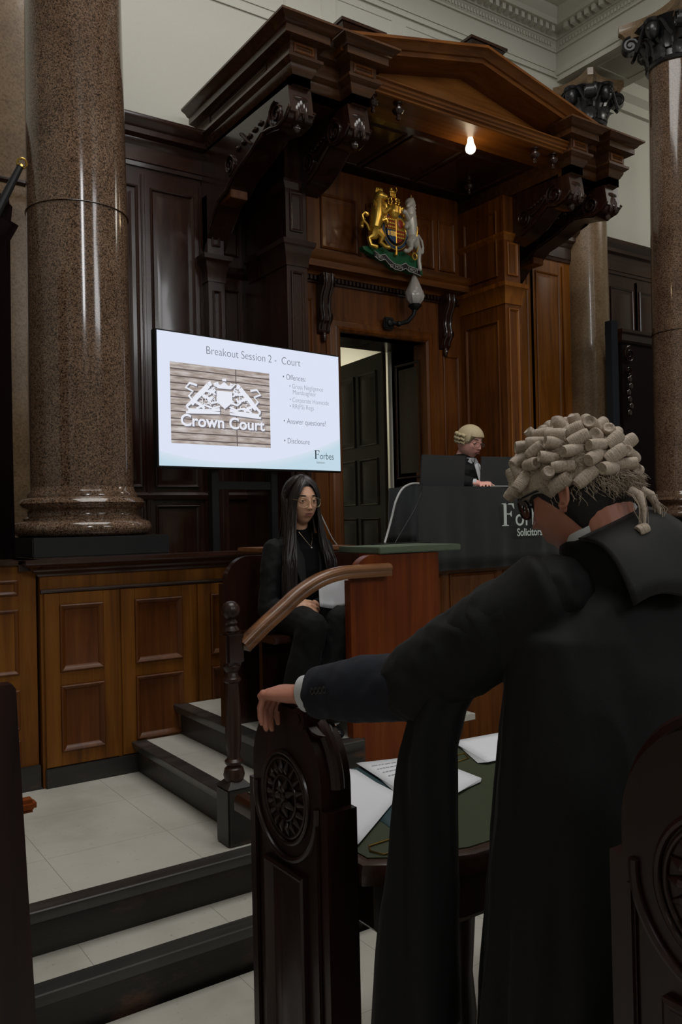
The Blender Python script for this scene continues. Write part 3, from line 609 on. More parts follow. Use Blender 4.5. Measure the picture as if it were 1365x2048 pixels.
# ground mound and ribbon
mb = MB(); top = [(-.46, .235), (-.36, .255), (-.25, .24), (-.15, .275), (-.05, .23), (.05, .235), (.15, .27), (.28, .23), (.38, .22), (.46, .17), (.47, .02), (.38, .05), (.3, .015), (.2, .05), (.1, .02), (0, .04), (-.1, .10), (-.2, .12), (-.32, .16), (-.44, .20)]
mb.prism(top, lambda u, v, w_: cp(u, v, w_), -.02, .035); mb.build('green_base', M['crestgreen'], cr)
mb = MB(); rb = [(-.30, .165), (-.22, .125), (-.14, .15), (-.08, .10), (0, .055), (.10, .05), (.18, .09), (.23, .06), (.33, .05), (.42, .03)]
for a, b_ in zip(rb, rb[1:]):
    mb.rings([[cp(a[0], a[1] - .03, .05), cp(a[0], a[1] + .03, .055), cp(a[0], a[1] + .03, .045), cp(a[0], a[1] - .03, .04)], [cp(b_[0], b_[1] - .03, .05), cp(b_[0], b_[1] + .03, .055), cp(b_[0], b_[1] + .03, .045), cp(b_[0], b_[1] - .03, .04)]])
mb.build('motto_ribbon', M['bronze'], cr)
mb = MB()
for dv in (-.032, .032): mb.tube([cp(u, v + dv, .055) for u, v in rb], .0035, 6)
mb.build('ribbon_edge', M['silver'], cr)
def textobj(s, size, mat, parent, mtx, name, extr=.0008, align='LEFT', world=True, xs=1.0, sp=1.0, off=0):
    cu = bpy.data.curves.new(name, 'FONT'); cu.body = s; cu.size = size; cu.extrude = extr; cu.align_x = align; cu.space_character = sp; cu.offset = off
    o = bpy.data.objects.new(name, cu); C.objects.link(o); bpy.context.view_layer.update()
    dg = bpy.context.evaluated_depsgraph_get(); me = bpy.data.meshes.new_from_object(o.evaluated_get(dg)); bpy.data.objects.remove(o); bpy.data.curves.remove(cu)
    me.transform(mtx @ Matrix.Diagonal((xs, 1, 1, 1))); me.materials.clear(); me.materials.append(mat)
    if world and parent is not None: me.transform(wm(parent).inverted())
    n = bpy.data.objects.new(name, me); C.objects.link(n); n.parent = parent; return n
FACEW = Matrix.Rotation(PI / 2, 4, 'X')
for s_, u, v, a in (('DIEU', -.22, .118, -.1), ('ET MON', .03, .035, 0.0), ('DROIT', .29, .033, -.1)):
    textobj(s_, .038, M['silver'], cr, Matrix.Translation(cp(u, v, .058)) @ FACEW @ Matrix.Rotation(a, 4, 'Z'), 'motto', align='CENTER')
mb = MB(); mb.box(cx0 - .03, cx0 + .03, 5.80, YN - .0, zb + .35, zb + .42); mb.build('wall_fixing', M['blkmetal'], cr)
# garter and shield
def ell(cu, cv, ru, rv, n=28): return [(cu + ru * math.cos(2 * PI * i / n), cv + rv * math.sin(2 * PI * i / n)) for i in range(n)]
sc_u, sc_v = .03, .50
mb = MB(); mb.tube([cp(u, v, .045) for u, v in ell(sc_u, sc_v - .01, .185, .205)], .016, 8, closed=True); mb.build('garter', M['crestblue'], cr)
mb = MB()
for k in (.165, .205): mb.tube([cp(u, v, .052) for u, v in ell(sc_u, sc_v - .01, k, k * 1.11)], .0045, 6, closed=True)
mb.tube([cp(sc_u, .30, .055), cp(sc_u + .005, .24, .055), cp(sc_u - .005, .19, .055)], [.012, .012, .018], 8)
mb.build('garter_edge', M['gold'], cr)
shield = lambda u0, u1, v0, v1: [(u0, v0), (u1, v0), (u1, v1), (u0, v1)]
for nm, mt, u0, u1, v0, v1 in (('red_quarter', 'crestred', -.14, 0, 0, .16), ('gold_quarter', 'gold', 0, .14, 0, .16), ('blue_quarter', 'crestblue', -.14, 0, -.15, 0), ('red_quarter', 'crestred', 0, .14, -.15, 0)):
    q = [(u0, v1), (u1, v1), (u1, v0), (u0, v0)]
    if v0 < 0: q = [(u0, v1), (u1, v1), (u1, -.06), (u1 * .6 if u1 > 0 else 0, -.125) if u1 > 0 else (0, -.165), (0, -.165) if u1 > 0 else (u0 * .6, -.125), (u0, -.06)] if u1 > 0 else [(u0, v1), (u1, v1), (0, -.165), (u0 * .6, -.125), (u0, -.06)]
    mb = MB(); mb.prism([(sc_u + a, sc_v + b_) for a, b_ in q], lambda u, v, w_: cp(u, v, w_), .0, .06 if 1 else 0); mb.build(nm, M[mt], cr)
mb = MB()
for du, dv in ((-.07, .12), (-.07, .075), (-.07, .03), (.07, -.04), (.07, -.085)):
    for k in range(4): mb.ball(cp(sc_u + du - .042 + k * .028, sc_v + dv, .063), (.012, .006, .011), 8)
for q in range(6): mb.tube([cp(sc_u - .12 + q * .022, sc_v - .02, .062), cp(sc_u - .12 + q * .022, sc_v - .08, .062)], .003, 6)
mb.tube([cp(sc_u, sc_v + .16, .062), cp(sc_u, sc_v - .16, .062)], .004, 6); mb.tube([cp(sc_u - .14, sc_v, .062), cp(sc_u + .14, sc_v, .062)], .004, 6)
mb.build('charges', M['gold'], cr)
MB().ball(cp(sc_u + .07, sc_v + .08, .063), (.03, .006, .04), 10).build('red_lion_charge', M['crestred'], cr)
# helm, crowns, mantling
mb = MB(); c0 = cp(.0, .72, .06); mb.ball(c0, (.055, .05, .07), 16); mb.tube([cp(-.05, .68, .05), cp(.06, .68, .05)], .02, 8)
for q in range(4): mb.tube([cp(-.035 + q * .023, .68, .125), cp(-.035 + q * .023, .755, .125)], .005, 6)
mb.build('helm', M['gold'], cr)
mb = MB(); mb.tube([cp(-.075, .80, .06), cp(.075, .80, .06)], .014, 8)
for q in range(5):
    a = PI * q / 4; mb.tube([cp(-.075 * math.cos(a), .80, .06 + .03 * math.sin(a)), cp(-.085 * math.cos(a), .86, .06 + .035 * math.sin(a)), cp(0, .90, .06)], .007, 6); mb.ball(cp(-.078 * math.cos(a), .825, .06 + .04 * math.sin(a)), .012, 8)
mb.ball(cp(0, .92, .06), .014, 8); mb.build('crown', M['gold'], cr)
mb = MB(); mb.ball(cp(-.01, .955, .06), (.04, .02, .018), 10); mb.ball(cp(-.035, .985, .06), .018, 10)
for q in (-.06, -.03, .02, .04): mb.tube([cp(q * .7, .95, .06), cp(q * .7, .90, .06)], .007, 6)
mb.tube([cp(.04, .96, .06), cp(.06, .99, .06), (cp(.045, 1.02, .06))], .004, 6); mb.build('crest_lion', M['gold'], cr)
mb = MB()
for sg, k in ((1, 1), (-1, .7)):
    for j in range(5):
        a0 = .3 + j * .42; mb.tube([cp(sg * (.05 + .02 * j), .70 - .005 * j, .03), cp(sg * (.11 + .02 * j) * k, .74 + .06 * math.sin(a0), .045), cp(sg * (.16 + .012 * j) * k, .78 - .05 * j, .05), cp(sg * (.13 + .01 * j) * k, .72 - .05 * j, .055)], [.012, .018, .015, .006], 8, round_ends=True)
mb.build('mantling', M['gold'], cr)
# supporters: body chains in (u,v,h)
def beast(sg, mat, name, lion):
    f = lambda u, v, h: cp(sg * u, v, h)
    mb = MB()
    mb.tube([f(.30, .40, .05), f(.285, .50, .055), f(.26, .62, .06), (f(.25, .74, .065)), f(.25, .80, .07)], [.052, .052, .062, .055, .045], 14, round_ends=True)
    mb.ball(f(.235, .855, .085), (.048, .045, .046), 14)                 # head
    mb.tube([f(.225, .85, .10), f(.185, .835, .12)] if lion else [f(.225, .85, .10), f(.17, .80, .11)], [.032, .022] if lion else [.034, .018], 10, round_ends=True)
    for a in (0, 1): mb.ball(f(.25 + a * .035, .91, .08), (.012, .01, .02), 8)
    mb.tube([f(.24, .70, .09), f(.18, .655, .10), f(.14, .70, .11), (f(.115, .715, .11))], [.032, .024, .018, .022], 10, round_ends=True)      # upper foreleg on the helm
    mb.tube([f(.25, .62, .07), f(.20, .56, .09), f(.165, .585, .10), (f(.15, .545, .10))], [.03, .024, .018, .02], 10, round_ends=True)
    mb.tube([f(.30, .43, .07), f(.34, .35, .07), f(.385, .33, .06), f(.36, .255, .06), f(.30, .235, .08)] if lion else [f(.30, .43, .07), f(.34, .36, .07), f(.39, .31, .06), f(.40, .18, .05), f(.40, .08, .06)], [.05, .036, .024, .018, .02], 10, round_ends=True)
    mb.tube([f(.27, .42, .08), f(.21, .36, .09), f(.235, .30, .08), f(.175, .255, .09), f(.13, .25, .10)], [.045, .034, .022, .018, .02], 10, round_ends=True)
    b = mb.build(name, M[mat], cr)
    mb = MB()   # mane
    rnd = random.Random(3)
    if lion:
        for i in range(34):
            a = rnd.uniform(0, 2 * PI); rr_ = rnd.uniform(.03, .075); u0, v0 = .25 + rr_ * math.cos(a) * 1.1, .80 + rr_ * math.sin(a) * 1.6 - .03
            mb.tube([f(u0, v0, .085), f(u0 + .012, v0 - .03, .10), f(u0 + .004, v0 - .055, .085)], [.012, .012, .004], 6)
    else:
        for i in range(12):
            v0 = .90 - i * .022; mb.tube([f(.285, v0, .075), f(.31 + .01 * (i % 2), v0 - .03, .08), f(.295, v0 - .055, .07)], [.01, .012, .004], 6)
    mb.build('mane', M[mat], b)
    mb = MB(); tl = [f(.33, .42, .05), f(.37, .44, .05), f(.40, .50, .05), f(.455, .54, .05), f(.47, .60, .05), f(.43, .64, .05), f(.40, .62, .05)] if lion else [f(.33, .44, .05), f(.40, .50, .05), f(.45, .44, .05), f(.47, .36, .05), f(.445, .30, .05)]
    mb.tube(tl, [.012] * (len(tl) - 1) + [.022], 8, round_ends=True)
    if lion: mb.tube([f(.44, .56, .05), f(.48, .50, .05), f(.49, .46, .06)], [.01, .014, .02], 8, round_ends=True)
    mb.build('tail', M[mat], b)
    if lion:
        mb = MB(); mb.tube([f(.20, .905, .085), f(.285, .905, .085)], .01, 6)
        for q in range(4): mb.ball(f(.205 + q * .025, .93, .085), (.012, .01, .018), 8)
        mb.build('lion_crown', M['gold'], b)
    else:
        mb = MB(); mb.tube([f(.24, .885, .10), f(.235, .955, .10)], [.01, .002], 8); mb.build('horn', M['gold'], b)
        mb = MB(); mb.tube([cp(u, v, .10) for u, v in ell(.25 * sg, .70, .06, .02, 16)], .007, 6, closed=True)
        mb.tube([cp(.29, .66, .09), cp(.33, .55, .10), cp(.30, .45, .11), cp(.34, .36, .10), cp(.33, .27, .08)], .006, 6); mb.tube([cp(u, v, .075) for u, v in ell(.30, .215, .035, .04, 16)], .008, 6, closed=True); mb.build('gold_chain', M['gold'], b)
beast(-1, 'gold', 'lion', True); beast(1, 'silver', 'unicorn', False)
# ================================================================== screen on its stand
tvp = Vector((1.86, 4.627, 2.047)); tve = Vector((3.283, 4.822, 2.066)); ang = math.atan2(tve.y - tvp.y, tve.x - tvp.x); TW = (Vector((tve.x, tve.y)) - Vector((tvp.x, tvp.y))).length; TH = .812
tv = T('television', 'large lit flat screen showing a slide about a breakout session, left of the doorway', 'screen', (tvp.x, tvp.y, tvp.z), rz=ang)
def scrmat(name, build):
    m, nt, b, N, L = nodes(name); b.inputs['Base Color'].default_value = (.01, .01, .01, 1); b.inputs['Roughness'].default_value = .4
    b.inputs['Emission Strength'].default_value = 1.0; c = build(nt, N, L); L(c, b.inputs['Emission Color']); return m
def slide(nt, N, L):
    tc = N('ShaderNodeTexCoord'); sx = N('ShaderNodeSeparateXYZ'); L(tc.outputs['Object'], sx.inputs[0])
    # curved pale teal swoosh in the lower part: two arcs of very large circles
    def mth(op, a, b=None):
        n = N('ShaderNodeMath'); n.operation = op
        for i, q in enumerate((a, b)):
            if q is None: continue
            if hasattr(q, 'links') or hasattr(q, 'is_output'): L(q, n.inputs[i])
            else: n.inputs[i].default_value = q
        return n.outputs[0]
    x = mth('DIVIDE', sx.outputs[0], TW); x2 = mth('MULTIPLY', mth('SUBTRACT', x, .35), mth('SUBTRACT', x, .35)); edge = mth('ADD', mth('MULTIPLY', x2, .58), .055)
    zz = mth('DIVIDE', sx.outputs[2], TH); d = mth('SUBTRACT', edge, zz); s = mth('MULTIPLY', d, 14)
    r = ramp(nt, [(0, (.70, .75, .89)), (.06, (.64, .73, .83)), (1, (.52, .68, .78))]); L(s, r.inputs[0]); return r.outputs[0]
M['slide'] = scrmat('lit slide', slide)
MB().box(0, TW, 0, .05, 0, TH, .004).build('bezel', M['blkmetal'], tv, world=False)
MB().box(.010, TW - .010, -.0015, -.0005, .012, TH - .009).build('display', M['slide'], tv, world=False)
def em(name, col, s=1): return flat(name, (.01, .01, .01), .5, emit=col, es=s, bump=0)
M['txt'] = em('slide text grey', (.15, .17, .20)); M['txt2'] = em('slide text light grey', (.27, .30, .36)); M['txt0'] = em('slide text dark', (.03, .045, .06))
TM = lambda x, z: Matrix.Translation((x * TW, -.003, z * TH)) @ FACEW
def ttext(s, x, z, size, mat, **k): return textobj(s, size, M[mat], tv, TM(x, z), 'slide_text', extr=.0003, world=False, **k)
ttext('Breakout Session 2 -  Court', .238, .862, .070, 'txt', xs=.93, off=-.0009)
for s_, x, z, sz in (('\u2022 Offences:', .648, .742, .052), ('\u2022 Gross Negligence', .685, .675, .044), ('Manslaughter', .705, .628, .044), ('\u2022 Corporate Homicide', .685, .565, .044), ('\u2022 RR(FS) Regs', .685, .512, .044), ('\u2022 Answer questions?', .648, .385, .052), ('\u2022 Disclosure', .648, .225, .052)):
    ttext(s_, x, z, sz, 'txt2' if sz < .05 else 'txt', xs=.86, off=-.0006)
# picture in the slide: stone wall with white crest and lettering
def stone(nt, N, L):
    tc = N('ShaderNodeTexCoord'); mp = N('ShaderNodeMapping'); mp.inputs['Rotation'].default_value = (PI / 2, 0, 0); L(tc.outputs['Object'], mp.inputs['Vector'])
    br = N('ShaderNodeTexBrick'); br.inputs['Scale'].default_value = 1; br.inputs['Brick Width'].default_value = .56; br.inputs['Row Height'].default_value = .042; br.offset = .0; br.inputs['Mortar Size'].default_value = .0035
    L(mp.outputs[0], br.inputs['Vector']); n = N('ShaderNodeTexNoise'); n.inputs['Scale'].default_value = 9; n.inputs['Detail'].default_value = 8
    mp2 = N('ShaderNodeMapping'); mp2.inputs['Scale'].default_value = (1, 1, 6); L(tc.outputs['Object'], mp2.inputs['Vector']); L(mp2.outputs[0], n.inputs['Vector'])
    r = ramp(nt, [(.3, (.22, .17, .15)), (.5, (.40, .34, .31)), (.7, (.60, .56, .55))]); L(n.outputs['Fac'], r.inputs[0])
    L(r.outputs[0], br.inputs['Color1']); L(r.outputs[0], br.inputs['Color2']); br.inputs['Mortar'].default_value = (.09, .07, .07, 1); return br.outputs[0]
M['stone'] = scrmat('slide picture stone', stone); M['scwhite'] = em('slide picture white', (.78, .80, .88)); M['scshade'] = em('slide picture grey', (.16, .15, .17))
px0, px1, pz0, pz1 = .064, .572, .180, .772
MB().box(px0 * TW, px1 * TW, -.0035, -.002, pz0 * TH, pz1 * TH).build('slide_picture', M['stone'], tv, world=False)
def P2(u, v, h=.0045): return Vector(((px0 + (px1 - px0) * u) * TW, -h, (pz0 + (pz1 - pz0) * v) * TH))
def pcrest(mat, du, dv, h):
    mb = MB(); f = lambda u, v: P2(u + du, v + dv, h)
    for sg in (-1, 1):
        g = lambda u, v: f(.52 + sg * u, v)
        mb.tube([g(.34, .47), g(.26, .56), g(.20, .66), g(.17, .75)], [.012, .015, .016, .012], 8, flat=.15, up=(0, -1, 0)) if 0 else None
        for pts, rd in (([(.33, .50), (.27, .60), (.21, .68), (.16, .755)], .016), ([(.30, .52), (.35, .60), (.31, .66), (.38, .70), (.34, .76), (.27, .74)], .007), ([(.20, .69), (.12, .67), (.09, .71)], .008), ([(.22, .62), (.14, .58), (.12, .62)], .008), ([(.30, .54), (.24, .50), (.20, .455)], .009), ([(.33, .52), (.37, .47), (.36, .44)], .009), ([(.16, .76), (.13, .79)], .014), ([(.05, .50), (.12, .47), (.20, .50), (.28, .45)], .006), ([(.06, .56), (.13, .53), (.17, .58)], .006), ([(.05, .46), (.15, .435), (.25, .43), (.36, .425)], .009), ([(.05, .415), (.38, .39)], .007), ([(.06, .74), (.10, .79), (.06, .80)], .007), ([(.09, .64), (.13, .70), (.10, .74)], .006)):
            P = [g(*p) for p in pts]
            ring = []
            for i, p in enumerate(P):
                t = (P[min(i + 1, len(P) - 1)] - P[max(i - 1, 0)]).normalized(); nrm = Vector((-t.z, 0, t.x)); ring.append((p + nrm * rd, p - nrm * rd))
            for a, b_ in zip(ring, ring[1:]): mb.face([mb.bm.verts.new(q) for q in (a[0], b_[0], b_[1], a[1])])
    for pts in ([(.44, .70), (.60, .70), (.60, .56), (.52, .47), (.44, .56)], [(.46, .73), (.58, .73), (.60, .79), (.56, .775), (.52, .82), (.48, .775), (.44, .79)], [(.50, .83), (.54, .83), (.54, .86), (.50, .86)]):
        mb.face([mb.bm.verts.new(f(*p)) for p in pts])
    rq = random.Random(4)
    for i in range(46):      # filigree of mantling and foliage between the supporters
        sg = rq.choice((-1, 1)); u0, v0 = rq.uniform(.07, .26), rq.uniform(.46, .80)
        if v0 > .92 - u0 * 1.3: v0 -= .16
        a0 = rq.uniform(0, 6.28); r0 = rq.uniform(.012, .030); P = [f(.52 + sg * (u0 + r0 * math.cos(a0 + q * .8)), v0 + 1.2 * r0 * math.sin(a0 + q * .8)) for q in range(5)]
        for p, q in zip(P, P[1:]):
            t = (q - p).normalized() * 1; nrm = Vector((-t.z, 0, t.x)) * .0022; mb.face([mb.bm.verts.new(x_) for x_ in (p + nrm, q + nrm, q - nrm, p - nrm)])
    return mb.build('slide_crest', M[mat], tv, world=False, smooth=False)
pcrest('scshade', .012, -.015, .0042); pcrest('scwhite', 0, 0, .0048)
TP = lambda u, v, h: Matrix.Translation(P2(u, v, h)) @ FACEW
for mt, du, dv, h in (('scshade', .010, -.014, .0043), ('scwhite', 0, 0, .0049)):
    textobj('Crown Court', .098, M[mt], tv, TP(.085 + du, .225 + dv, h), 'slide_lettering', extr=.0002, world=False, xs=1.12, off=.0022)
def serifF(mb, f, s):
    for q in ([(0, 0), (.42, 0), (.42, .03), (.30, .05), (.30, .95), (.42, .97), (0, 1) , (0, .97), (.12, .95), (.12, .05), (0, .03)], [(.28, .95), (.28, 1), (.74, 1), (.78, .76), (.74, .76), (.62, .94)], [(.28, .50), (.28, .55), (.50, .55), (.58, .66), (.61, .66), (.61, .40), (.58, .40), (.50, .50)]):
        if q[6:7] == [(0, 1)]: q = q[:5] + [(.42, .97), (.42, 1), (0, 1), (0, .97), (.12, .95), (.12, .05), (0, .03)]
        mb.face([mb.bm.verts.new(f(a * s, b_ * s)) for a, b_ in q])
mb = MB(); serifF(mb, lambda a, b_: Vector((.828 * TW + a, -.003, .108 * TH + b_)), .060); mb.build('slide_logo', M['txt0'], tv, world=False, smooth=False)
ttext('orbes', .862, .108, .064, 'txt0', xs=.86, off=-.0006); ttext('Solicitors', .840, .072, .020, 'txt', xs=1)
mb = MB(); 
for u in (.30, .62): mb.box(u * TW - .025, u * TW + .025, .055, .10, ZJ - tvp.z + .03, .55)
mb.box(.30 * TW, .62 * TW, .06, .09, -.12, -.07); mb.box(.30 * TW, .62 * TW, .06, .09, -.55, -.51)
st = T('television_stand', 'black metal stand with two uprights holding the big screen', 'stand', tuple(tvp), rz=ang); st.location = tv.location
mb.build('uprights', M['blkmetal'], st, world=False)
mb = MB(); mb.box(.22 * TW, .70 * TW, -.12, .30, ZJ - tvp.z, ZJ - tvp.z + .03, .005); mb.build('base', M['blkmetal'], st, world=False)
# ================================================================== judge's table
def clothmat():
    m, nt, b, N, L = nodes('black table cloth'); tc = N('ShaderNodeTexCoord'); n = N('ShaderNodeTexNoise'); n.inputs['Scale'].default_value = 260; L(tc.outputs['Object'], n.inputs['Vector'])
    r = ramp(nt, [(.3, (.006, .0065, .0065)), (.7, (.011, .012, .012))]); L(n.outputs['Fac'], r.inputs[0]); L(r.outputs[0], b.inputs['Base Color']); b.inputs['Roughness'].default_value = .75; b.inputs['Sheen Weight'].default_value = .15
    bp = N('ShaderNodeBump'); bp.inputs['Strength'].default_value = .3; bp.inputs['Distance'].default_value = .001; L(n.outputs['Fac'], bp.inputs['Height']); L(bp.outputs[0], b.inputs['Normal']); return m
M['cloth'] = clothmat()
TX0, TX1, TY0, TY1, TZ = 3.46, 5.35, 4.20, 4.52, 1.925
r = T('judge_desk', 'panelled desk under the black cloth in front of the judge', 'desk', (4.4, 4.45, ZJ))
mb = MB(); mb.box(TX0 + .02, TX1 - .02, TY0 + .02, TY1 - .02, TZ - .035, TZ - .006, .004); mb.build('desk_top', M['mid'], r)
for q in (3.55, 4.4, 5.25): MB().box(q, q + .05, 4.43, 4.49, ZJ, 1.56).build('leg', M['mid'], r)
MB().box(TX0 + .05, TX1 - .05, 4.44, 4.455, 1.60, TZ - .035).build('modesty_board', M['mid'], r)
def drape():
    mb = MB(); per = []
    n = 150
    xs_ = np.linspace(TX0, TX1, 110)
    top_f = [(x, TY0) for x in xs_]; side = [(TX0, y) for y in np.linspace(TY1, TY0, 26)][:-1]
    sideR = [(TX1, y) for y in np.linspace(TY0, TY1, 12)][1:]
    P = side + top_f + sideR; rr = []
    def off(i, p, d):   # fold offset grows downward
        k = min(1, d / .3); x, y = p; s = i * .11
        o = .010 * k * (math.sin(s * 2.1) + .6 * math.sin(s * 5.3 + 1)) + .012 * k
        c = math.exp(-((x - TX0) ** 2 + (y - TY0) ** 2) / .012) * k
        if y == TY0 and not (x == TX0): return Vector((x - .03 * c, y - o - .03 * c, 0))
        if x == TX0: return Vector((x - o * .9 - .03 * c, y - .03 * c, 0))
        return Vector((x + o, y, 0))
    for d in (0, .008, .03, .08, .16, .26, .36, .46, .555):
        row = []
        for i, p in enumerate(P):
            dd = d if (p[1] == TY0) else min(d, .37 + .0 * d)
            # side hangs to the bench top only
            hem = .555 if p[1] == TY0 else .372
            dd = d / .555 * hem
            v = off(i, p, dd); v.z = TZ + .002 - dd - (.0 if d else 0); row.append(v)
        rr.append(row)
    R = [[mb.bm.verts.new(p) for p in r_] for r_ in rr]
    for a, b_ in zip(R, R[1:]):
        for j in range(len(P) - 1): mb.face((a[j], a[j + 1], b_[j + 1], b_[j]))
    mb.face(R[0]); 
    o = mb.build('tablecloth', M['cloth'], None, ang=60); return o
o = drape(); tag(o, 'black printed cloth draped over the judge desk', 'tablecloth'); md = o.modifiers.new('s', 'SOLIDIFY'); md.thickness = .003; md.offset = -1
M['print'] = flat('white print', (.60, .66, .62), .7)
# lettering lies on the cloth front: sit it just proud of the folds
yfr = TY0 - .052
p0 = at(1005, 1052, y=yfr)
mb = MB(); serifF(mb, lambda a, b_: Vector((p0.x + a, yfr, p0.z + b_)), .155); fo = mb.build('printed_letter', M['print'], o, smooth=False)
textobj('orbes', .17, M['print'], o, Matrix.Translation((p0.x + .125, yfr, p0.z)) @ FACEW, 'printed_letter')
p1 = at(1035, 1072, y=yfr)
textobj('Solicitors', .075, M['print'], o, Matrix.Translation((p1.x, yfr, p1.z)) @ FACEW, 'printed_letter', xs=.9, off=.001)
# bench front below the cloth
r = T('judge_bench_front', 'brown boarded bench front below the black cloth', 'panelling', (4.7, YD, ZL))
MB().box(2.705, 8.5, YD - .02, YD + .06, Z2, 1.50).build('backing_board', M['mid'], r)
mb = MB(); mb.sweep([(2.705, YD - .02), (8.5, YD - .02)], [(0, 1.44), (.02, 1.46), (.05, 1.50), (.05, 1.54), (0, 1.545)]); mb.box(2.705, 8.5, YD - .02, 4.40, 1.50, 1.545); mb.build('shelf', M['darkx'], r)
for i in range(11):
    a = 2.74 + i * .5; MB().panel(fx(YD - .02), a + .03, a + .47, .6, 1.34, PLAIN).build('panel', M['mid'], r)
# laptops
def laptop(px, py, pw, ph, label, lean, Y, rz):
    a = at(px, py, y=Y); W = pw; r = T('laptop', label, 'laptop', (a.x + W / 2, Y + .1, TZ + .003), rz=rz)
    mb = MB(); mb.box(-W / 2, W / 2, 0, .22, .0, .014, .004); mb.build('base', M['laptopg'], r, world=False)
    t = bmesh.new(); b2 = MB(); b2.box(-W / 2, W / 2, -.004, .004, 0, ph, .003); b2.bm.transform(Matrix.Rotation(lean, 4, 'X')); b2.build('lid', M['laptopg'], r, world=False)
    return r
M['laptopg'] = flat('dark grey laptop shell', (.055, .055, .06), .4, metal=.3)
laptop(860, 968, .39, .215, 'grey open laptop seen from behind, left of the judge', .12, 4.23, 0.0)
laptop(985, 968, .34, .22, 'black open laptop to the right of the judge', .10, 4.26, -.15)
MB
r = MB().box(-.07, .09, -.004, .004, 0, .006).build('pen', M['silver'], None); r.location = at(998, 966, y=4.24); r.location.z = TZ + .004; tag(r, 'pale pen lying on the cloth in front of the judge hands', 'pen')
# cables
def cable(pts, rad, mat, label):
    # catmull-rom smoothing
    P = [Vector(p) for p in pts]; out = []
    for i in range(len(P) - 1):
        p0, p1, p2, p3 = P[max(i - 1, 0)], P[i], P[i + 1], P[min(i + 2, len(P) - 1)]
        for k in range(8):
            t = k / 8; out.append(.5 * ((2 * p1) + (p2 - p0) * t + (2 * p0 - 5 * p1 + 4 * p2 - p3) * t * t + (-p0 + 3 * p1 - 3 * p2 + p3) * t ** 3))
    out.append(P[-1]); o = MB().tube(out, rad, 8).build('cable', mat, None, ang=60); return tag(o, label, 'cable')
M['whitecable'] = flat('white cable', (.42, .42, .42), .5)
ca = [(838, 967, 4.28), (822, 968, 4.22), (805, 978, 4.15), (792, 1003, 4.13), (784, 1035, 4.13), (776, 1065, 4.12), (770, 1086, 4.10)]
cable([at(a, b_, y=c) for a, b_, c in ca], .007, M['whitecable'], 'white cable hanging over the left end of the black cloth')
ca = [(846, 968, 4.24), (843, 985, 4.14), (832, 1015, 4.12), (815, 1045, 4.10), (797, 1075, 4.09), (790, 1088, 4.08)]
cable([at(a, b_, y=c) for a, b_, c in ca], .0035, M['blkmetal'], 'thin black cable hanging beside the white one')
ca = [(640, 1025, 4.1), (652, 1050, 4.1), (664, 1075, 4.12), (676, 1092, 4.14)]
cable([at(a, b_, y=c) for a, b_, c in ca], .004, M['whitecable'], 'short white cable showing beside the seated woman hair')
# socket plate on the shelf
o = MB().box(3.02, 3.38, 4.0, 4.14, 1.558, 1.572, .003).build('cable_box', M['black'], None); tag(o, 'flat black cable plate lying on the bench shelf', 'box')
# ================================================================== witness box
r = T('witness_box', 'red brown witness box with rounded panel tops and seat around the woman', 'witness box', (2.2, 3.4, ZP))
def round_board(x0, x1, y, z0, z1, R_, th=.04, right=False):
    pts = [(x0, z0), (x1, z0)] + ([(x1, z1)] if not right else []) + []
    arc = [(x0 + R_ - R_ * math.cos(a), z1 - R_ + R_ * math.sin(a)) for a in [PI / 2 * i / 12 for i in range(12, -1, -1)]]
    arc = [(x0 + .02 + (p[0] - x0), p[1]) for p in arc]; pts += arc + [(x0, z1 - R_ - .0), (x0, z0 + .01)]
    mb = MB(); mb.prism(pts, lambda u, v, w_: Vector((u, w_, v)), y, y + th)
    bmesh.ops.bevel(mb.bm, geom=[e for e in mb.bm.edges if e.calc_length() > .001 and len(e.link_faces) == 2 and e.calc_face_angle(0) > 1.2], offset=.006, segments=2, affect='EDGES', clamp_overlap=True)
    return mb
round_board(1.79, 2.72, 3.67, ZP, 1.553, .13).build('back_board', M['redd'] if 'redd' in M else M['dark'], r)
mb = round_board(2.143, 2.665, 3.10, .27, 1.556, .11, .045); mb.build('front_board', M['red'], r)
MB().box(2.60, 2.66, 3.145, 4.19, ZL, 1.55, .004).build('side_board', M['red'], r)
MB().box(1.86, 2.60, 3.30, 3.67, 1.165, 1.195, .006).build('seat', M['dark'], r)
MB().box(1.88, 2.60, 3.45, 3.48, ZP, 1.165).build('seat_riser', M['dark'], r)
o = MB().box(2.30, 2.80, 3.085, 3.42, 1.560, 1.590, .004).build('witness_ledge', M['leather2'], None); tag(o, 'thin green leather covered ledge on the witness box front', 'ledge')
o = MB().box(2.12, 2.64, 3.75, 4.15, 1.558, 1.58, .004).build('folded_board', M['rail'], None); tag(o, 'flat brown board lying on the shelf behind the witness box', 'board')
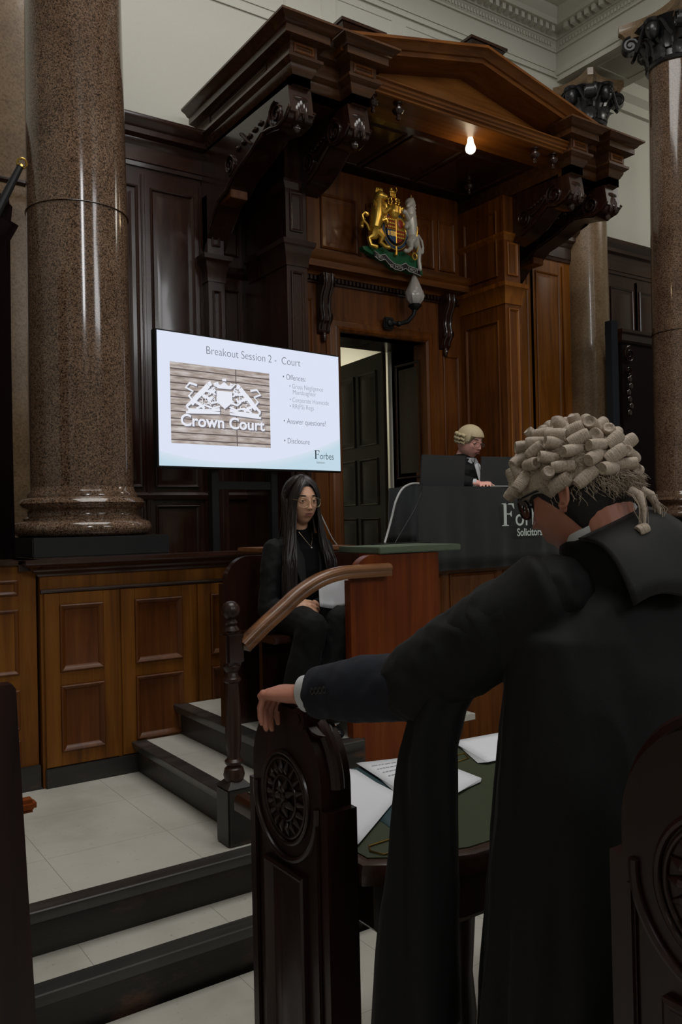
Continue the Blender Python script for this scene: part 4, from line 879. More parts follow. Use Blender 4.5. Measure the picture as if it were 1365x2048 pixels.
# newel post
M['newel'] = wood('newel oak', (.014, .005, .003), (.032, .011, .006), (.055, .020, .010), rough=.36, coat=.1, spec=.4)
NX, NY = 1.548, 3.10
r = T('newel_post', 'turned dark newel post with ball finial at the foot of the handrail', 'post', (NX, NY, ZL))
mb = MB(); s_ = .056; mb.box(NX - s_, NX + s_, NY - s_, NY + s_, ZL, .65, .006); mb.rings([[Vector((NX + a * q, NY + b_ * q, z)) for a, b_ in ((-1, -1), (1, -1), (1, 1), (-1, 1))] for q, z in ((s_, .65), (.03, .675))]); mb.build('base_block', M['kick'], r)
mb = MB(); mb.lathe([(0, .66), (.032, .66), (.038, .672), (.044, .695), (.038, .72), (.026, .73), (.036, .74), (.038, .75), (.028, .76), (.025, .78), (.030, .80), (.034, .84), (.034, .95), (.027, 1.06), (.026, 1.065), (.037, 1.075), (.037, 1.085), (.027, 1.095), (.024, 1.11), (.036, 1.125), (.038, 1.135), (.028, 1.15), (0, 1.15)], (NX, NY, 0), 32, wave=lambda a, z: 1 - (.03 * (1 if .80 < z < 1.05 else 0) * (1 + math.cos(12 * a)))); mb.build('turned_shaft', M['newel'], r)
mb = MB(); mb.box(NX - .041, NX + .041, NY - .041, NY + .041, 1.14, 1.275, .012); mb.build('upper_block', M['dark'], r)
mb = MB(); mb.lathe([(0, 1.27), (.030, 1.27), (.036, 1.28), (.029, 1.292), (.022, 1.30), (.029, 1.31), (.024, 1.318), (.018, 1.325)] + [(.038 * math.sin(a), 1.361 - .038 * math.cos(a)) for a in [PI * i / 16 for i in range(3, 17)]], (NX, NY, 0), 32); mb.build('ball_finial', M['newel'], r)
# handrail
def rail():
    pts = [(1.59, 1.215), (1.68, 1.285), (1.77, 1.348), (1.85, 1.405), (1.92, 1.443), (1.98, 1.467), (2.04, 1.481), (2.10, 1.488), (2.20, 1.489), (2.345, 1.489)]
    P = [Vector((a, NY - .0, b_)) for a, b_ in pts]; out = []
    for i in range(len(P) - 1):
        p0, p1, p2, p3 = P[max(i - 1, 0)], P[i], P[i + 1], P[min(i + 2, len(P) - 1)]
        for k in range(5):
            t = k / 5; out.append(.5 * ((2 * p1) + (p2 - p0) * t + (2 * p0 - 5 * p1 + 4 * p2 - p3) * t * t + (-p0 + 3 * p1 - 3 * p2 + p3) * t ** 3))
    out.append(P[-1]); prof = [(-.026, -.030), (.026, -.030), (.030, -.016), (.026, -.006), (.034, .004), (.032, .016), (.020, .026), (0, .029), (-.020, .026), (-.032, .016), (-.034, .004), (-.026, -.006), (-.030, -.016)]
    mb = MB(); rr = []
    for i, p in enumerate(out):
        t = (out[min(i + 1, len(out) - 1)] - out[max(i - 1, 0)]).normalized(); n = Vector((-t.z, 0, t.x)); rr.append([p + Vector((0, 1, 0)) * (a - .02) + n * b_ for a, b_ in prof])
    return mb.rings(rr)
o = rail().build('handrail', M['rail'], None, ang=50); tag(o, 'curved light brown handrail running from the newel to the witness box', 'handrail')
# ================================================================== left edge: curtain with pole, bench end
def drapemesh(pts, y, d, mat, name, folds=6):
    pass
M['curtain'] = flat('very dark red cloth', (.005, .0012, .0015), .95, spec=.08)
r = T('draped_banner', 'furled dark red cloth on a slanting black pole with brass tip at the left edge', 'banner', (.95, 4.1, 1.3))
pa, pb = at(40, 334, y=4.15), at(-14, 440, y=4.15)
MB().tube([pa, pb], [.016, .024], 12).build('pole', M['blkmetal'], r)
dd = (pa - pb).normalized(); ti = bmesh.new()
mb = MB(); u_ = dd.orthogonal().normalized(); v_ = dd.cross(u_); dcam = (Vector((0, 0, EYE)) - pa).normalized()
cc = pa + dd * .022; e1 = dcam.orthogonal().normalized(); e2 = dcam.cross(e1)
mb.tube([cc + e1 * .022 * math.cos(a) + e2 * .022 * math.sin(a) for a in [2 * PI * i / 20 for i in range(20)]], .006, 8, closed=True); mb.tube([pa, pa + dd * .01], .018, 10); mb.build('brass_tip', M['brass'], r)
ed = [(12, 398), (20, 405), (22, 440), (28, 446), (24, 480), (38, 452 + 0), (38, 453), (24, 475), (22, 520), (24, 600), (25, 800), (27, 950), (30, 1120)]
ed = [(10, 385), (20, 392), (21, 405), (27, 412), (24, 440), (39, 450), (22, 480), (22, 540), (23, 700), (26, 900), (31, 1118)]
mb = MB(); rr = []
for i, (a, b_) in enumerate(ed):
    e = at(a, b_, y=4.15); row = []
    for k in range(24):
        t = k / 23; row.append(Vector((e.x - .55 * t, 4.15 + .028 * math.sin(t * 22 + .3 * i) * min(1, t * 6) + .02, e.z)))
    rr.append(row)
R_ = [[mb.bm.verts.new(p) for p in q] for q in rr]
for a, b_ in zip(R_, R_[1:]):
    for j in range(23): mb.face((a[j], a[j + 1], b_[j + 1], b_[j]))
o = mb.build('banner_cloth', M['curtain'], r, ang=70); md = o.modifiers.new('s', 'SOLIDIFY'); md.thickness = .012
ra, rb_ = at(0, 357, y=5.8), at(78, 374, y=5.8); dx = (rb_ - ra)
o = MB().tube([ra - dx * 2, rb_ + dx * .3], .022, 10).build('curtain_rail', M['dark'], None); tag(o, 'thin dark horizontal rail crossing behind the left column', 'rail')
# left foreground bench end
r = T('bench_end', 'dark wooden bench end cut off by the left edge of the picture', 'bench end', (.3, 2.66, Z2))
mb = MB(); mb.prism([(.0, Z2), (.648, Z2), (.640, .27), (.60, 1.235), (.59, 1.25), (.0, 1.25)], lambda u, v, w_: Vector((u, w_, v)), 2.64, 2.70); mb.build('end_board', M['pew'], r)
mb = MB(); mb.box(.25, .672, 2.70, 2.76, .835, .875, .012); mb.build('arm_corner', M['red'], r)
# right background: black upright and dark hooded door with carving
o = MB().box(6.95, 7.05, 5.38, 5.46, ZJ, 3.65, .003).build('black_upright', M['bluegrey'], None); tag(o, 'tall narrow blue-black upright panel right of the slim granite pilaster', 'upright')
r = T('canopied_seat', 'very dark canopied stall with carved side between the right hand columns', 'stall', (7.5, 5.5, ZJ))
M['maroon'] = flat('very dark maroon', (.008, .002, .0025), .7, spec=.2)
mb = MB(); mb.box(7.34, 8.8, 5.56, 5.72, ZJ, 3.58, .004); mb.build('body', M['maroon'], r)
mb = MB(); mb.sweep([(7.33, 5.72), (7.33, 5.55), (8.8, 5.55)], [(0, 3.50), (.02, 3.52), (.03, 3.58), (.05, 3.60), (.05, 3.63), (0, 3.64)]); mb.build('cornice', M['dark'], r)
mb = MB(); volute(mb, (7.44, 5.54, 3.38), (0, -1, 0), (0, 0, 1), .09, .014); volute(mb, (7.42, 5.54, 3.20), (0, -1, 0), (0, 0, -1), .055, .012)
for q in range(6): mb.ball((7.42 + .02 * math.sin(q * 2), 5.53, 3.12 - q * .07), (.03, .015, .035), 8)
mb.build('carving', M['dark'], r)
# ================================================================== counsel's table and papers
ZT = .95
r = T('counsel_table', 'long counsel table with green leather top behind the carved pew end', 'table', (1.8, 1.8, Z2))
TP_ = [(1.082, 1.545), (1.14, 1.505), (1.33, 1.44), (3.4, 1.44), (3.4, 2.17), (1.082, 2.17)]
def inset(P, d):
    c = Vector((2.0, 1.8)); n = len(P); out = []
    for i in range(n):
        a, b_, c_ = Vector(P[i - 1]), Vector(P[i]), Vector(P[(i + 1) % n]); n1 = Vector((-(b_ - a).y, (b_ - a).x)).normalized(); n2 = Vector((-(c_ - b_).y, (c_ - b_).x)).normalized()
        m_ = (n1 + n2) / (1 + n1.dot(n2)); out.append(tuple(b_ + m_ * d))
    return out
XYZ = lambda u, v, w_: Vector((u, v, w_))
mb = MB(); mb.rings([[Vector((u, v, z)) for u, v in inset(TP_, d)] for d, z in ((.02, ZT - .06), (.0, ZT - .05), (0, ZT - .02), (.006, ZT - .006), (.02, ZT))]); mb.build('top_board', M['darkx'], r)
mb = MB(); mb.prism(inset(TP_, .028), XYZ, ZT, ZT + .003); mb.build('leather_top', M['leather'], r)
mb = MB(); mb.rings([[Vector((u, v, z)) for u, v in inset(TP_, d)] for d, z in ((.07, ZT - .19), (.05, ZT - .17), (.05, ZT - .06))]); mb.build('apron', M['pew'], r)
for x, y in ((1.4, 1.58), (3.3, 1.55), (3.3, 2.05), (1.2, 2.05)):
    MB().lathe([(0, Z2), (.03, Z2), (.035, .2), (.025, .3), (.038, .5), (.03, .6), (.04, .75), (0, .77)], (x, y, 0), 16).build('leg', M['pew'], r)
def sheets(corners, label, n=1, h=0, grp=None, lines=False, mat='paper'):
    P = [at(a, b_, z=ZT + .004 + h) for a, b_ in corners]; c = sum(P, Vector()) / 4
    r = T('paper_sheets', label, 'papers', tuple(c)); 
    for i in range(n):
        z = ZT + .004 + h + i * .0012; ro = Matrix.Rotation((i - n / 2) * .035, 4, 'Z'); mb = MB(); Q = [c + ro @ (p - c) for p in P]
        gr = []
        for a in range(7):
            row = []
            for b_ in range(7):
                u, v = a / 6, b_ / 6; q = Q[0].lerp(Q[1], u).lerp(Q[3].lerp(Q[2], u), v); row.append(Vector((q.x, q.y, z + .0012 * math.sin(u * 3) * math.sin(v * 4))))
            gr.append([mb.bm.verts.new(p) for p in row])
        for a in range(6):
            for b_ in range(6): mb.face((gr[a][b_], gr[a + 1][b_], gr[a + 1][b_ + 1], gr[a][b_ + 1]))
        o = mb.build('sheet', M[mat], r); md = o.modifiers.new('s', 'SOLIDIFY'); md.thickness = .0006
    if lines:
        mb = MB(); z = ZT + .004 + h + n * .0012 + .0014; rn = random.Random(2)
        for k in range(9):
            v = .12 + k * .085; a, b_ = Q[0].lerp(Q[3], v), Q[1].lerp(Q[2], v); a2 = a.lerp(b_, .12); b2 = a.lerp(b_, rn.uniform(.5, .88)); d = (Q[3] - Q[0]).normalized() * .0016
            x = 0
            while x < .97:
                e = min(1, x + rn.uniform(.04, .12)); p, q = a2.lerp(b2, x), a2.lerp(b2, e); mb.face([mb.bm.verts.new(Vector((w_.x, w_.y, z))) for w_ in (p - d, q - d, q + d, p + d)]); x = e + .02
        mb.build('printed_lines', M['ink'], r)
M['teal'] = flat('dark teal folder', (.02, .05, .06), .6)
o = sheets([(640, 1560), (720, 1532), (870, 1600), (800, 1665)], 'dark teal folder lying under the two paper bundles', mat='teal'); 
sheets([(600, 1556), (702, 1539), (800, 1592), (706, 1692)], 'white paper bundle nearest the carved pew end', n=4, h=.003)
sheets([(716, 1527), (850, 1513), (964, 1560), (850, 1622)], 'printed sheets fanned in the middle of the table beneath the sleeve', n=4, h=.005, lines=True)
sheets([(905, 1484), (1040, 1462), (1090, 1500), (968, 1527)], 'white paper stack further right along the table', n=5, h=.003)
def clip(pts, label, h=.006, rad=.0022):
    P = [at(a, b_, z=ZT + h) for a, b_ in pts]; return tag(MB().tube(P, rad, 8, closed=True).build('brass_frame', M['brass'], None), label, 'metal frame')
clip([(741, 1702), (738, 1692), (800, 1672), (835, 1676), (832, 1692), (768, 1709)], 'thin brass wire frame lying on the green leather near the table edge')
clip([(905, 1512), (930, 1506), (938, 1516), (914, 1524)], 'small brass frame under the papers further along the table')
# ================================================================== foreground pew ends
def pew_end(x0, ya, yb_, zsh, label):
    yc = (ya + yb_) / 2; hw = (yb_ - ya) / 2; r = T('pew_end', label, 'pew end', (x0, yc, Z2))
    th = .08; rc = hw - .022; zc = zsh + .045; ztop = zc + rc
    P = [(ya, Z2), (ya, zsh), (yc - rc, zsh)] + [(yc - rc * math.cos(PI * i / 28), zc + rc * math.sin(PI * i / 28)) for i in range(29)] + [(yc + rc, zsh), (yb_, zsh), (yb_, Z2)]
    mb = MB(); mb.prism(P, lambda u, v, w_: Vector((w_, u, v)), x0, x0 + th)
    bmesh.ops.bevel(mb.bm, geom=[e for e in mb.bm.edges if len(e.link_faces) == 2 and e.calc_face_angle(0) > 1.3], offset=.010, segments=3, affect='EDGES', clamp_overlap=True)
    mb.build('end_board', M['pew'], r)
    zr = zsh - .008
    def arc(rr_, n=48, a0=0, a1=2 * PI): return [Vector((x0 - .002, yc + rr_ * math.cos(a0 + (a1 - a0) * i / n), zr + rr_ * math.sin(a0 + (a1 - a0) * i / n))) for i in range(n)]
    mb = MB(); mb.tube(arc(.105), .006, 8, closed=True); mb.tube(arc(.092), .004, 8, closed=True); mb.tube(arc(.052), .004, 8, closed=True)
    mb.tube(arc(.142, a0=PI * .98, a1=PI * 2.04), .008, 8)
    for i in range(18):
        a = 2 * PI * i / 18; d = Vector((0, math.cos(a), math.sin(a))); c_ = Vector((x0, yc, zr))
        mb.tube([c_ + d * .056, c_ + d * .068 + Vector((-.004, 0, 0)), c_ + d * .088], [.004, .008, .003], 8)
    for i in range(7):
        a = 2 * PI * i / 7; d = Vector((0, math.cos(a), math.sin(a))); mb.tube([Vector((x0, yc, zr)) + d * .01, Vector((x0 - .005, yc, zr)) + d * .026, Vector((x0, yc, zr)) + d * .045], [.006, .010, .004], 8)
    mb.ball((x0 - .006, yc, zr), (.008, .010, .010), 10); mb.build('rosette', M['pew'], r)
    mb = MB(); mb.tube([Vector((x0 + th * .5 + .0, yc - (rc + .004) * math.cos(PI * i / 28), zc + (rc + .004) * math.sin(PI * i / 28))) for i in range(29)], (.022 if 0 else .018), 10); mb.build('crown_moulding', M['pew'], r)
    for q in (ya + .03, yb_ - .045): MB().box(x0 - .008, x0, q, q + .015, Z2 + .1, zsh - .03, .004).build('edge_moulding', M['pew'], r)
    MB().panel(fy(x0), ya + .09, yb_ - .09, Z2 + .12, zr - .16, RAISED).build('panel', M['pew'], r)
    mb = MB(); mb.box(x0 - .006, x0 + th + .010, yc - .075, yc + .055, ztop - .020, ztop + .016, .010); mb.tube([(x0 - .010, yc - .080, ztop - .012), (x0 + th + .014, yc - .080, ztop - .012)], .027, 20); mb.tube([(x0 - .013, yc - .080, ztop - .012), (x0 + th + .019, yc - .080, ztop - .012)], .013, 16); mb.tube([(x0 + th * .4, yc - .11, ztop - .03), (x0 + th * .4, yc - .095, ztop - .055)], (.03, .022), 12); mb.build('crown_block', M['pew'], r)
    return r
pew_end(1.0, 1.555, 1.915, 1.075, 'carved dark pew end with rosette under the barrister hand')
pew_end(1.0, .43, .80, 1.235, 'second carved pew end in deep shadow at the lower right corner')
r = T('pew', 'dark pew seat with back board behind the standing barrister', 'pew', (1.9, .6, Z2))
MB().box(1.082, 3.0, .70, .74, Z2, 1.20, .006).build('seat_back', M['pew'], r); MB().box(1.082, 3.0, .30, .70, .50, .53, .006).build('seat', M['pew'], r)
# windows in the wall behind the viewer
for i, (a, b_) in enumerate(((-.4, .8), (5.1, 7.9))):
    wr_ = structure(T('window_%d' % (i + 1), 'x', 'x', ((a + b_) / 2, -7.1, 5.6)))
    for k_ in ('label', 'category'): del wr_[k_]
    mb = MB(); n = 2 if i == 0 else 4
    for k in range(n + 1): q = a + (b_ - a) * k / n; mb.box(q - .03, q + .03, -7.13, -7.07, 5.6, 8.4)
    for k in range(4): q = 5.6 + 2.8 * k / 3; mb.box(a, b_, -7.13, -7.07, q - .03, q + .03)
    mb.build('window_frame', M['plaster'], wr_)
# ================================================================== people
def skinmat(name, col, red):
    m, nt, b, N, L = nodes(name); tc = N('ShaderNodeTexCoord'); n = N('ShaderNodeTexNoise'); n.inputs['Scale'].default_value = 22; n.inputs['Detail'].default_value = 5; L(tc.outputs['Object'], n.inputs['Vector'])
    r = ramp(nt, [(.35, col), (.7, red)]); L(n.outputs['Fac'], r.inputs[0]); L(r.outputs[0], b.inputs['Base Color'])
    b.inputs['Roughness'].default_value = .48; b.inputs['Subsurface Weight'].default_value = .12; b.inputs['Subsurface Radius'].default_value = (.012, .004, .002); b.inputs['Subsurface Scale'].default_value = .5
    n2 = N('ShaderNodeTexNoise'); n2.inputs['Scale'].default_value = 260; L(tc.outputs['Object'], n2.inputs['Vector']); bp = N('ShaderNodeBump'); bp.inputs['Strength'].default_value = .12; bp.inputs['Distance'].default_value = .001; L(n2.outputs['Fac'], bp.inputs['Height']); L(bp.outputs[0], b.inputs['Normal'])
    return m
M['skinF'] = skinmat('skin tan', (.62, .34, .215), (.68, .37, .25)); M['skinM'] = skinmat('skin ruddy', (.40, .165, .11), (.47, .185, .125)); M['skinJ'] = skinmat('skin pink', (.80, .44, .36), (.82, .38, .32))
M['lip'] = flat('lips', (.30, .10, .085), .4); M['eyew'] = flat('eye white', (.55, .53, .50), .2); M['iris'] = flat('dark iris', (.02, .012, .008), .1)
M['brow'] = flat('dark hair', (.010, .006, .005), .45, spec=.6)
def hairmat(name, c0, c1, rough=.4):
    m, nt, b, N, L = nodes(name); tc = N('ShaderNodeTexCoord'); mp = N('ShaderNodeMapping'); mp.inputs['Scale'].default_value = (160, 160, 6); L(tc.outputs['Object'], mp.inputs['Vector'])
    n = N('ShaderNodeTexNoise'); n.inputs['Scale'].default_value = 1; n.inputs['Detail'].default_value = 4; L(mp.outputs[0], n.inputs['Vector']); r = ramp(nt, [(.3, c0), (.7, c1)]); L(n.outputs['Fac'], r.inputs[0]); L(r.outputs[0], b.inputs['Base Color'])
    b.inputs['Roughness'].default_value = rough; bp = N('ShaderNodeBump'); bp.inputs['Strength'].default_value = .5; bp.inputs['Distance'].default_value = .001; L(n.outputs['Fac'], bp.inputs['Height']); L(bp.outputs[0], b.inputs['Normal']); return m
M['hairF'] = hairmat('long dark brown hair', (.005, .0025, .0025), (.018, .008, .0075), .42)
M['hairM'] = flat('short dark hair', (.012, .008, .007), .7, bump=.8, bscale=500)
def wigmat(name, c0, c1):
    m, nt, b, N, L = nodes(name); tc = N('ShaderNodeTexCoord'); n = N('ShaderNodeTexNoise'); n.inputs['Scale'].default_value = 320; n.inputs['Detail'].default_value = 3; n.inputs['Distortion'].default_value = 1.2; L(tc.outputs['Object'], n.inputs['Vector'])
    r = ramp(nt, [(.32, c0), (.62, c1)]); L(n.outputs['Fac'], r.inputs[0]); L(r.outputs[0], b.inputs['Base Color']); b.inputs['Roughness'].default_value = .65
    bp = N('ShaderNodeBump'); bp.inputs['Strength'].default_value = .3; bp.inputs['Distance'].default_value = .0008; L(n.outputs['Fac'], bp.inputs['Height']); L(bp.outputs[0], b.inputs['Normal']); return m
M['wig'] = wigmat('horsehair wig', (.30, .235, .175), (.47, .385, .31)); M['wigJ'] = wigmat('yellowed horsehair wig', (.40, .31, .175), (.58, .48, .30))
M['gown'] = flat('black gown', (.0042, .0042, .0048), .75, spec=.28, sheen=.02, bump=.15, bscale=500); M['gown2'] = flat('black gown collar', (.0065, .0065, .0072), .66, spec=.35, sheen=.05, bump=.15, bscale=500)
M['navy'] = flat('navy suit cloth', (.007, .0085, .017), .8, spec=.3, sheen=.04, bump=.2, bscale=600); M['blackcloth'] = flat('black suit cloth', (.0035, .0035, .004), .75, spec=.3, sheen=.02, bump=.1, bscale=500); M['knit'] = flat('black knit top', (.004, .004, .005), .85, spec=.2)
M['shirt'] = flat('white shirt', (.62, .63, .66), .7, bump=.1, bscale=400); M['frameblk'] = flat('black spectacle frame', (.01, .01, .012), .2); M['framegold'] = flat('thin gold frame', (.65, .50, .30), .25, metal=.9)
def lensmat():
    m, nt, b, N, L = nodes('spectacle lens'); out = nt.nodes['Material Output']; tr = N('ShaderNodeBsdfTransparent'); gl = N('ShaderNodeBsdfGlossy'); gl.inputs['Roughness'].default_value = .02; fr = N('ShaderNodeFresnel'); fr.inputs[0].default_value = 1.5
    mx = N('ShaderNodeMixShader'); L(fr.outputs[0], mx.inputs[0]); L(tr.outputs[0], mx.inputs[1]); L(gl.outputs[0], mx.inputs[2]); L(mx.outputs[0], out.inputs[0]); return m
M['lens'] = lensmat()
def fuse(name, mb, mat, parent, voxel=.005, smooth=4, fn=None, label=None):
    """close overlapping shapes into one continuous surface"""
    bmesh.ops.recalc_face_normals(mb.bm, faces=mb.bm.faces)
    me = bpy.data.meshes.new('t'); mb.bm.to_mesh(me); mb.bm.free(); o = bpy.data.objects.new('t', me); C.objects.link(o)
    md = o.modifiers.new('r', 'REMESH'); md.mode = 'VOXEL'; md.voxel_size = voxel; md.adaptivity = 0
    if smooth: md = o.modifiers.new('s', 'SMOOTH'); md.factor = .5; md.iterations = smooth
    bpy.context.view_layer.update(); dg = bpy.context.evaluated_depsgraph_get(); m2 = bpy.data.meshes.new_from_object(o.evaluated_get(dg)); bpy.data.objects.remove(o); bpy.data.meshes.remove(me)
    if fn:
        m2.update(); nr = [v.normal.copy() for v in m2.vertices]
        for v, n in zip(m2.vertices, nr): v.co = fn(v.co.copy(), n)
    m2.transform(wm(parent).inverted()); m2.materials.clear(); m2.materials.append(mat); m2.shade_smooth(); m2.name = name
    o = bpy.data.objects.new(name, m2); C.objects.link(o); o.parent = parent
    if label: o['label'] = label
    return o
def g(x, c, w): return math.exp(-((x - c) / w) ** 2)
def head(mb, Mh, male=False, s=1.0, jowl=0.0):
    """head surface, local x = person's right, y = front, z = up, origin at ear level"""
    nz, nf = 88, 112; rr = []
    for i in range(1, nz):
        th = PI * i / nz; z0 = math.cos(th); rad = math.sin(th); ring = []
        for j in range(nf):
            ph = 2 * PI * j / nf; sx, sy = math.sin(ph) * rad, math.cos(ph) * rad
            x = .076 * sx; z = .118 * z0 + (.0 if z0 > 0 else -.002); y = (.094 if sy > 0 else .102) * sy
            lo = max(0, -z0)
            x *= 1 - (.30 if not male else .20) * lo ** 1.6 + jowl * g(z0, -.6, .3)
            if sy < 0: y *= 1 - .45 * lo ** 1.3
            if sy > 0: y *= 1 - .10 * max(0, z0) ** 2
            x *= 1 - .05 * g(z, .03, .02) * (1 if sy > .3 else 0)
            if sy > 0:
                fr = min(1, sy / .35); ax = abs(x)
                y += fr * (.004 * g(z, .028, .012) * g(ax, .028, .022) - .011 * g(z, .004, .015) * g(ax, .031, .015) + .004 * g(ax, .046, .015) * g(z, -.022, .018))
                nb = max(0, min(1, (.022 - z) / .055)) if z > -.036 else 0
                y += fr * (.004 + .020 * nb ** 1.2) * g(x, 0, .0075 + .004 * nb) * (1 if -.040 < z < .03 else max(0, 1 - abs(z + .040) / .006) if z < 0 else g(z, .03, .01))
                y += fr * .009 * g(ax, .012, .006) * g(z, -.033, .006)
                y += fr * (.0065 * g(z, -.055, .0055) + .0065 * g(z, -.067, .0065) - .005 * g(z, -.0608, .0022)) * g(x, 0, .021)
                y += fr * (-.004 * g(z, -.080, .007) * g(x, 0, .02) + .007 * g(z, -.100, .013) * g(x, 0, .020))
                y += fr * (.006) * g(z, -.06, .03) * g(x, 0, .035)
            ring.append(Mh @ Vector((x * s, y * s, z * s)))
        rr.append(ring)
    mb.rings(rr)
    for sg in (-1, 1):    # ears: helix, bowl, lobe
        P = []
        for k in range(13):
            a = -.6 + k / 12 * 4.4; P.append(Vector((sg * (.076 + .012 * math.sin(a * .6 + .3)), -.012 - .0165 * math.sin(a) * 1.0, .002 + .028 * math.cos(a))))
        mb.tube([Mh @ (p * s) for p in P], .0042 * s, 8, round_ends=True)
        mb.ball(Mh @ (Vector((sg * .075, -.010, .000)) * s), (.006 * s, .014 * s, .026 * s), 12, m=Mh.to_3x3().normalized())
        mb.ball(Mh @ (Vector((sg * .076, -.004, -.026)) * s), (.005 * s, .008 * s, .009 * s), 10, m=Mh.to_3x3().normalized())
        mb.tube([Mh @ (Vector((sg * .080, -.004, .016)) * s), Mh @ (Vector((sg * .084, -.015, .004)) * s), Mh @ (Vector((sg * .080, -.008, -.014)) * s)], .003 * s, 6)
def face_parts(Mh, body, s=1.0, lips=True, brow='brow', iris='iris', browz=.030):
    for sg in (-1, 1):
        c = Vector((sg * .031, .0745, .004)) * s; e = MB().ball(Mh @ c, .0118 * s, 20).build('eye', M['eyew'], body)
        MB().ball(Mh @ (c + Vector((sg * .000, .0085, -.001)) * s), (.0064 * s, .0052 * s, .0064 * s), 14).build('iris', M[iris], e)
        mb = MB()   # lids
        for up, k in ((1, .0062), (-1, .0058)):
            mb.tube([Mh @ (Vector((sg * .031 + q * .0145, .0845 - 5.5 * abs(q) ** 2.2 * .0012 - .003 * abs(q), .004 + up * k * (1 - q * q * .9))) * s) for q in [i / 5 - 1 for i in range(11)]], [.0016 * s] + [.0036 * s] * 9 + [.0016 * s], 8)
        mb.build('eyelid', body.data.materials[0], body)
        mb = MB(); mb.tube([Mh @ (Vector((sg * (.014 + q * .034), .090 - .012 * q * q, browz - .002 + .0035 * math.sin(q * 2.4))) * s) for q in [i / 7 for i in range(8)]], [(.0012 * s, .0016 * s)] + [(.0016 * s, .0034 * s)] * 5 + [(.0014 * s, .002 * s), (.0008 * s, .001 * s)], 8, up=Mh.to_3x3() @ Vector((0, 1, 0))); mb.build('eyebrow', M[brow], body)
        mb = MB(); mb.ball(Mh @ (Vector((sg * .0065, .108, -.0395)) * s), (.0028 * s, .0035 * s, .0018 * s), 8); mb.build('nostril', M['brow'], body)
    if lips:
        mb = MB()
        for z, k, w_ in ((-.0555, .0030, .0215), (-.0665, .0040, .019)):
            mb.tube([Mh @ (Vector((q * w_, .1015 - .010 * q * q, z - .0018 * (1 - q * q) * (1 if z > -.06 else -1) * 0 - (.003 * q * q if z > -.06 else -.004 * q * q))) * s) for q in [i / 6 - 1 for i in range(13)]], [(k * .3 * s, k * .3 * s)] + [(.0030 * s, k * (1 - .5 * abs(i / 5.5 - 1)) * s) for i in range(11)] + [(k * .3 * s, k * .3 * s)], 10, up=Mh.to_3x3() @ Vector((0, 1, 0)))
        mb.build('lips', M['lip'], body)
def glasses(Mh, body, mat, rw, rh, rad, s=1.0, y=.104, z=.000, round_=2.4, cx=.033, temple=True):
    r = MB()
    for sg in (-1, 1):
        P = []
        for k in range(28):
            a = 2 * PI * k / 28; ca, sa = math.cos(a), math.sin(a); q = (abs(ca) ** round_ + abs(sa) ** round_) ** (-1 / round_)
            xx = sg * cx + rw * ca * q; P.append(Mh @ (Vector((xx, y - 3.2 * (abs(xx)) ** 2, z + rh * sa * q)) * s))
        r.tube(P, rad * s, 8, closed=True)
        if temple: r.tube([Mh @ (Vector(p) * s) for p in ((sg * (cx + rw), y - 3.2 * (cx + rw) ** 2, z + rh * .55), (sg * .075, y - .035, z + rh * .55 + .002), (sg * .080, .0, z + .016), (sg * .080, -.014, z + .002))], rad * s, 8)
    r.tube([Mh @ (Vector(p) * s) for p in ((-(cx - rw), y - .002, z + .004), (0, y + .003, z + .007), (cx - rw, y - .002, z + .004))], rad * s, 8)
    f = r.build('glasses', M[mat], body, ang=60)
    for sg in (-1, 1):
        mb = MB(); P = []
        for k in range(28):
            a = 2 * PI * k / 28; ca, sa = math.cos(a), math.sin(a); q = (abs(ca) ** round_ + abs(sa) ** round_) ** (-1 / round_)
            xx = sg * cx + rw * ca * q; P.append(Mh @ (Vector((xx, y - 3.2 * xx * xx, z + rh * sa * q)) * s))
        mb.face([mb.bm.verts.new(p) for p in P]); o = mb.build('lens', M['lens'], f, smooth=False)
def frame(F, up=(0, 0, 1), o=(0, 0, 0)):
    F = Vector(F).normalized(); U = Vector(up); R_ = F.cross(U).normalized(); U = R_.cross(F).normalized()
    return Matrix(((R_.x, F.x, U.x, o[0]), (R_.y, F.y, U.y, o[1]), (R_.z, F.z, U.z, o[2]), (0, 0, 0, 1)))
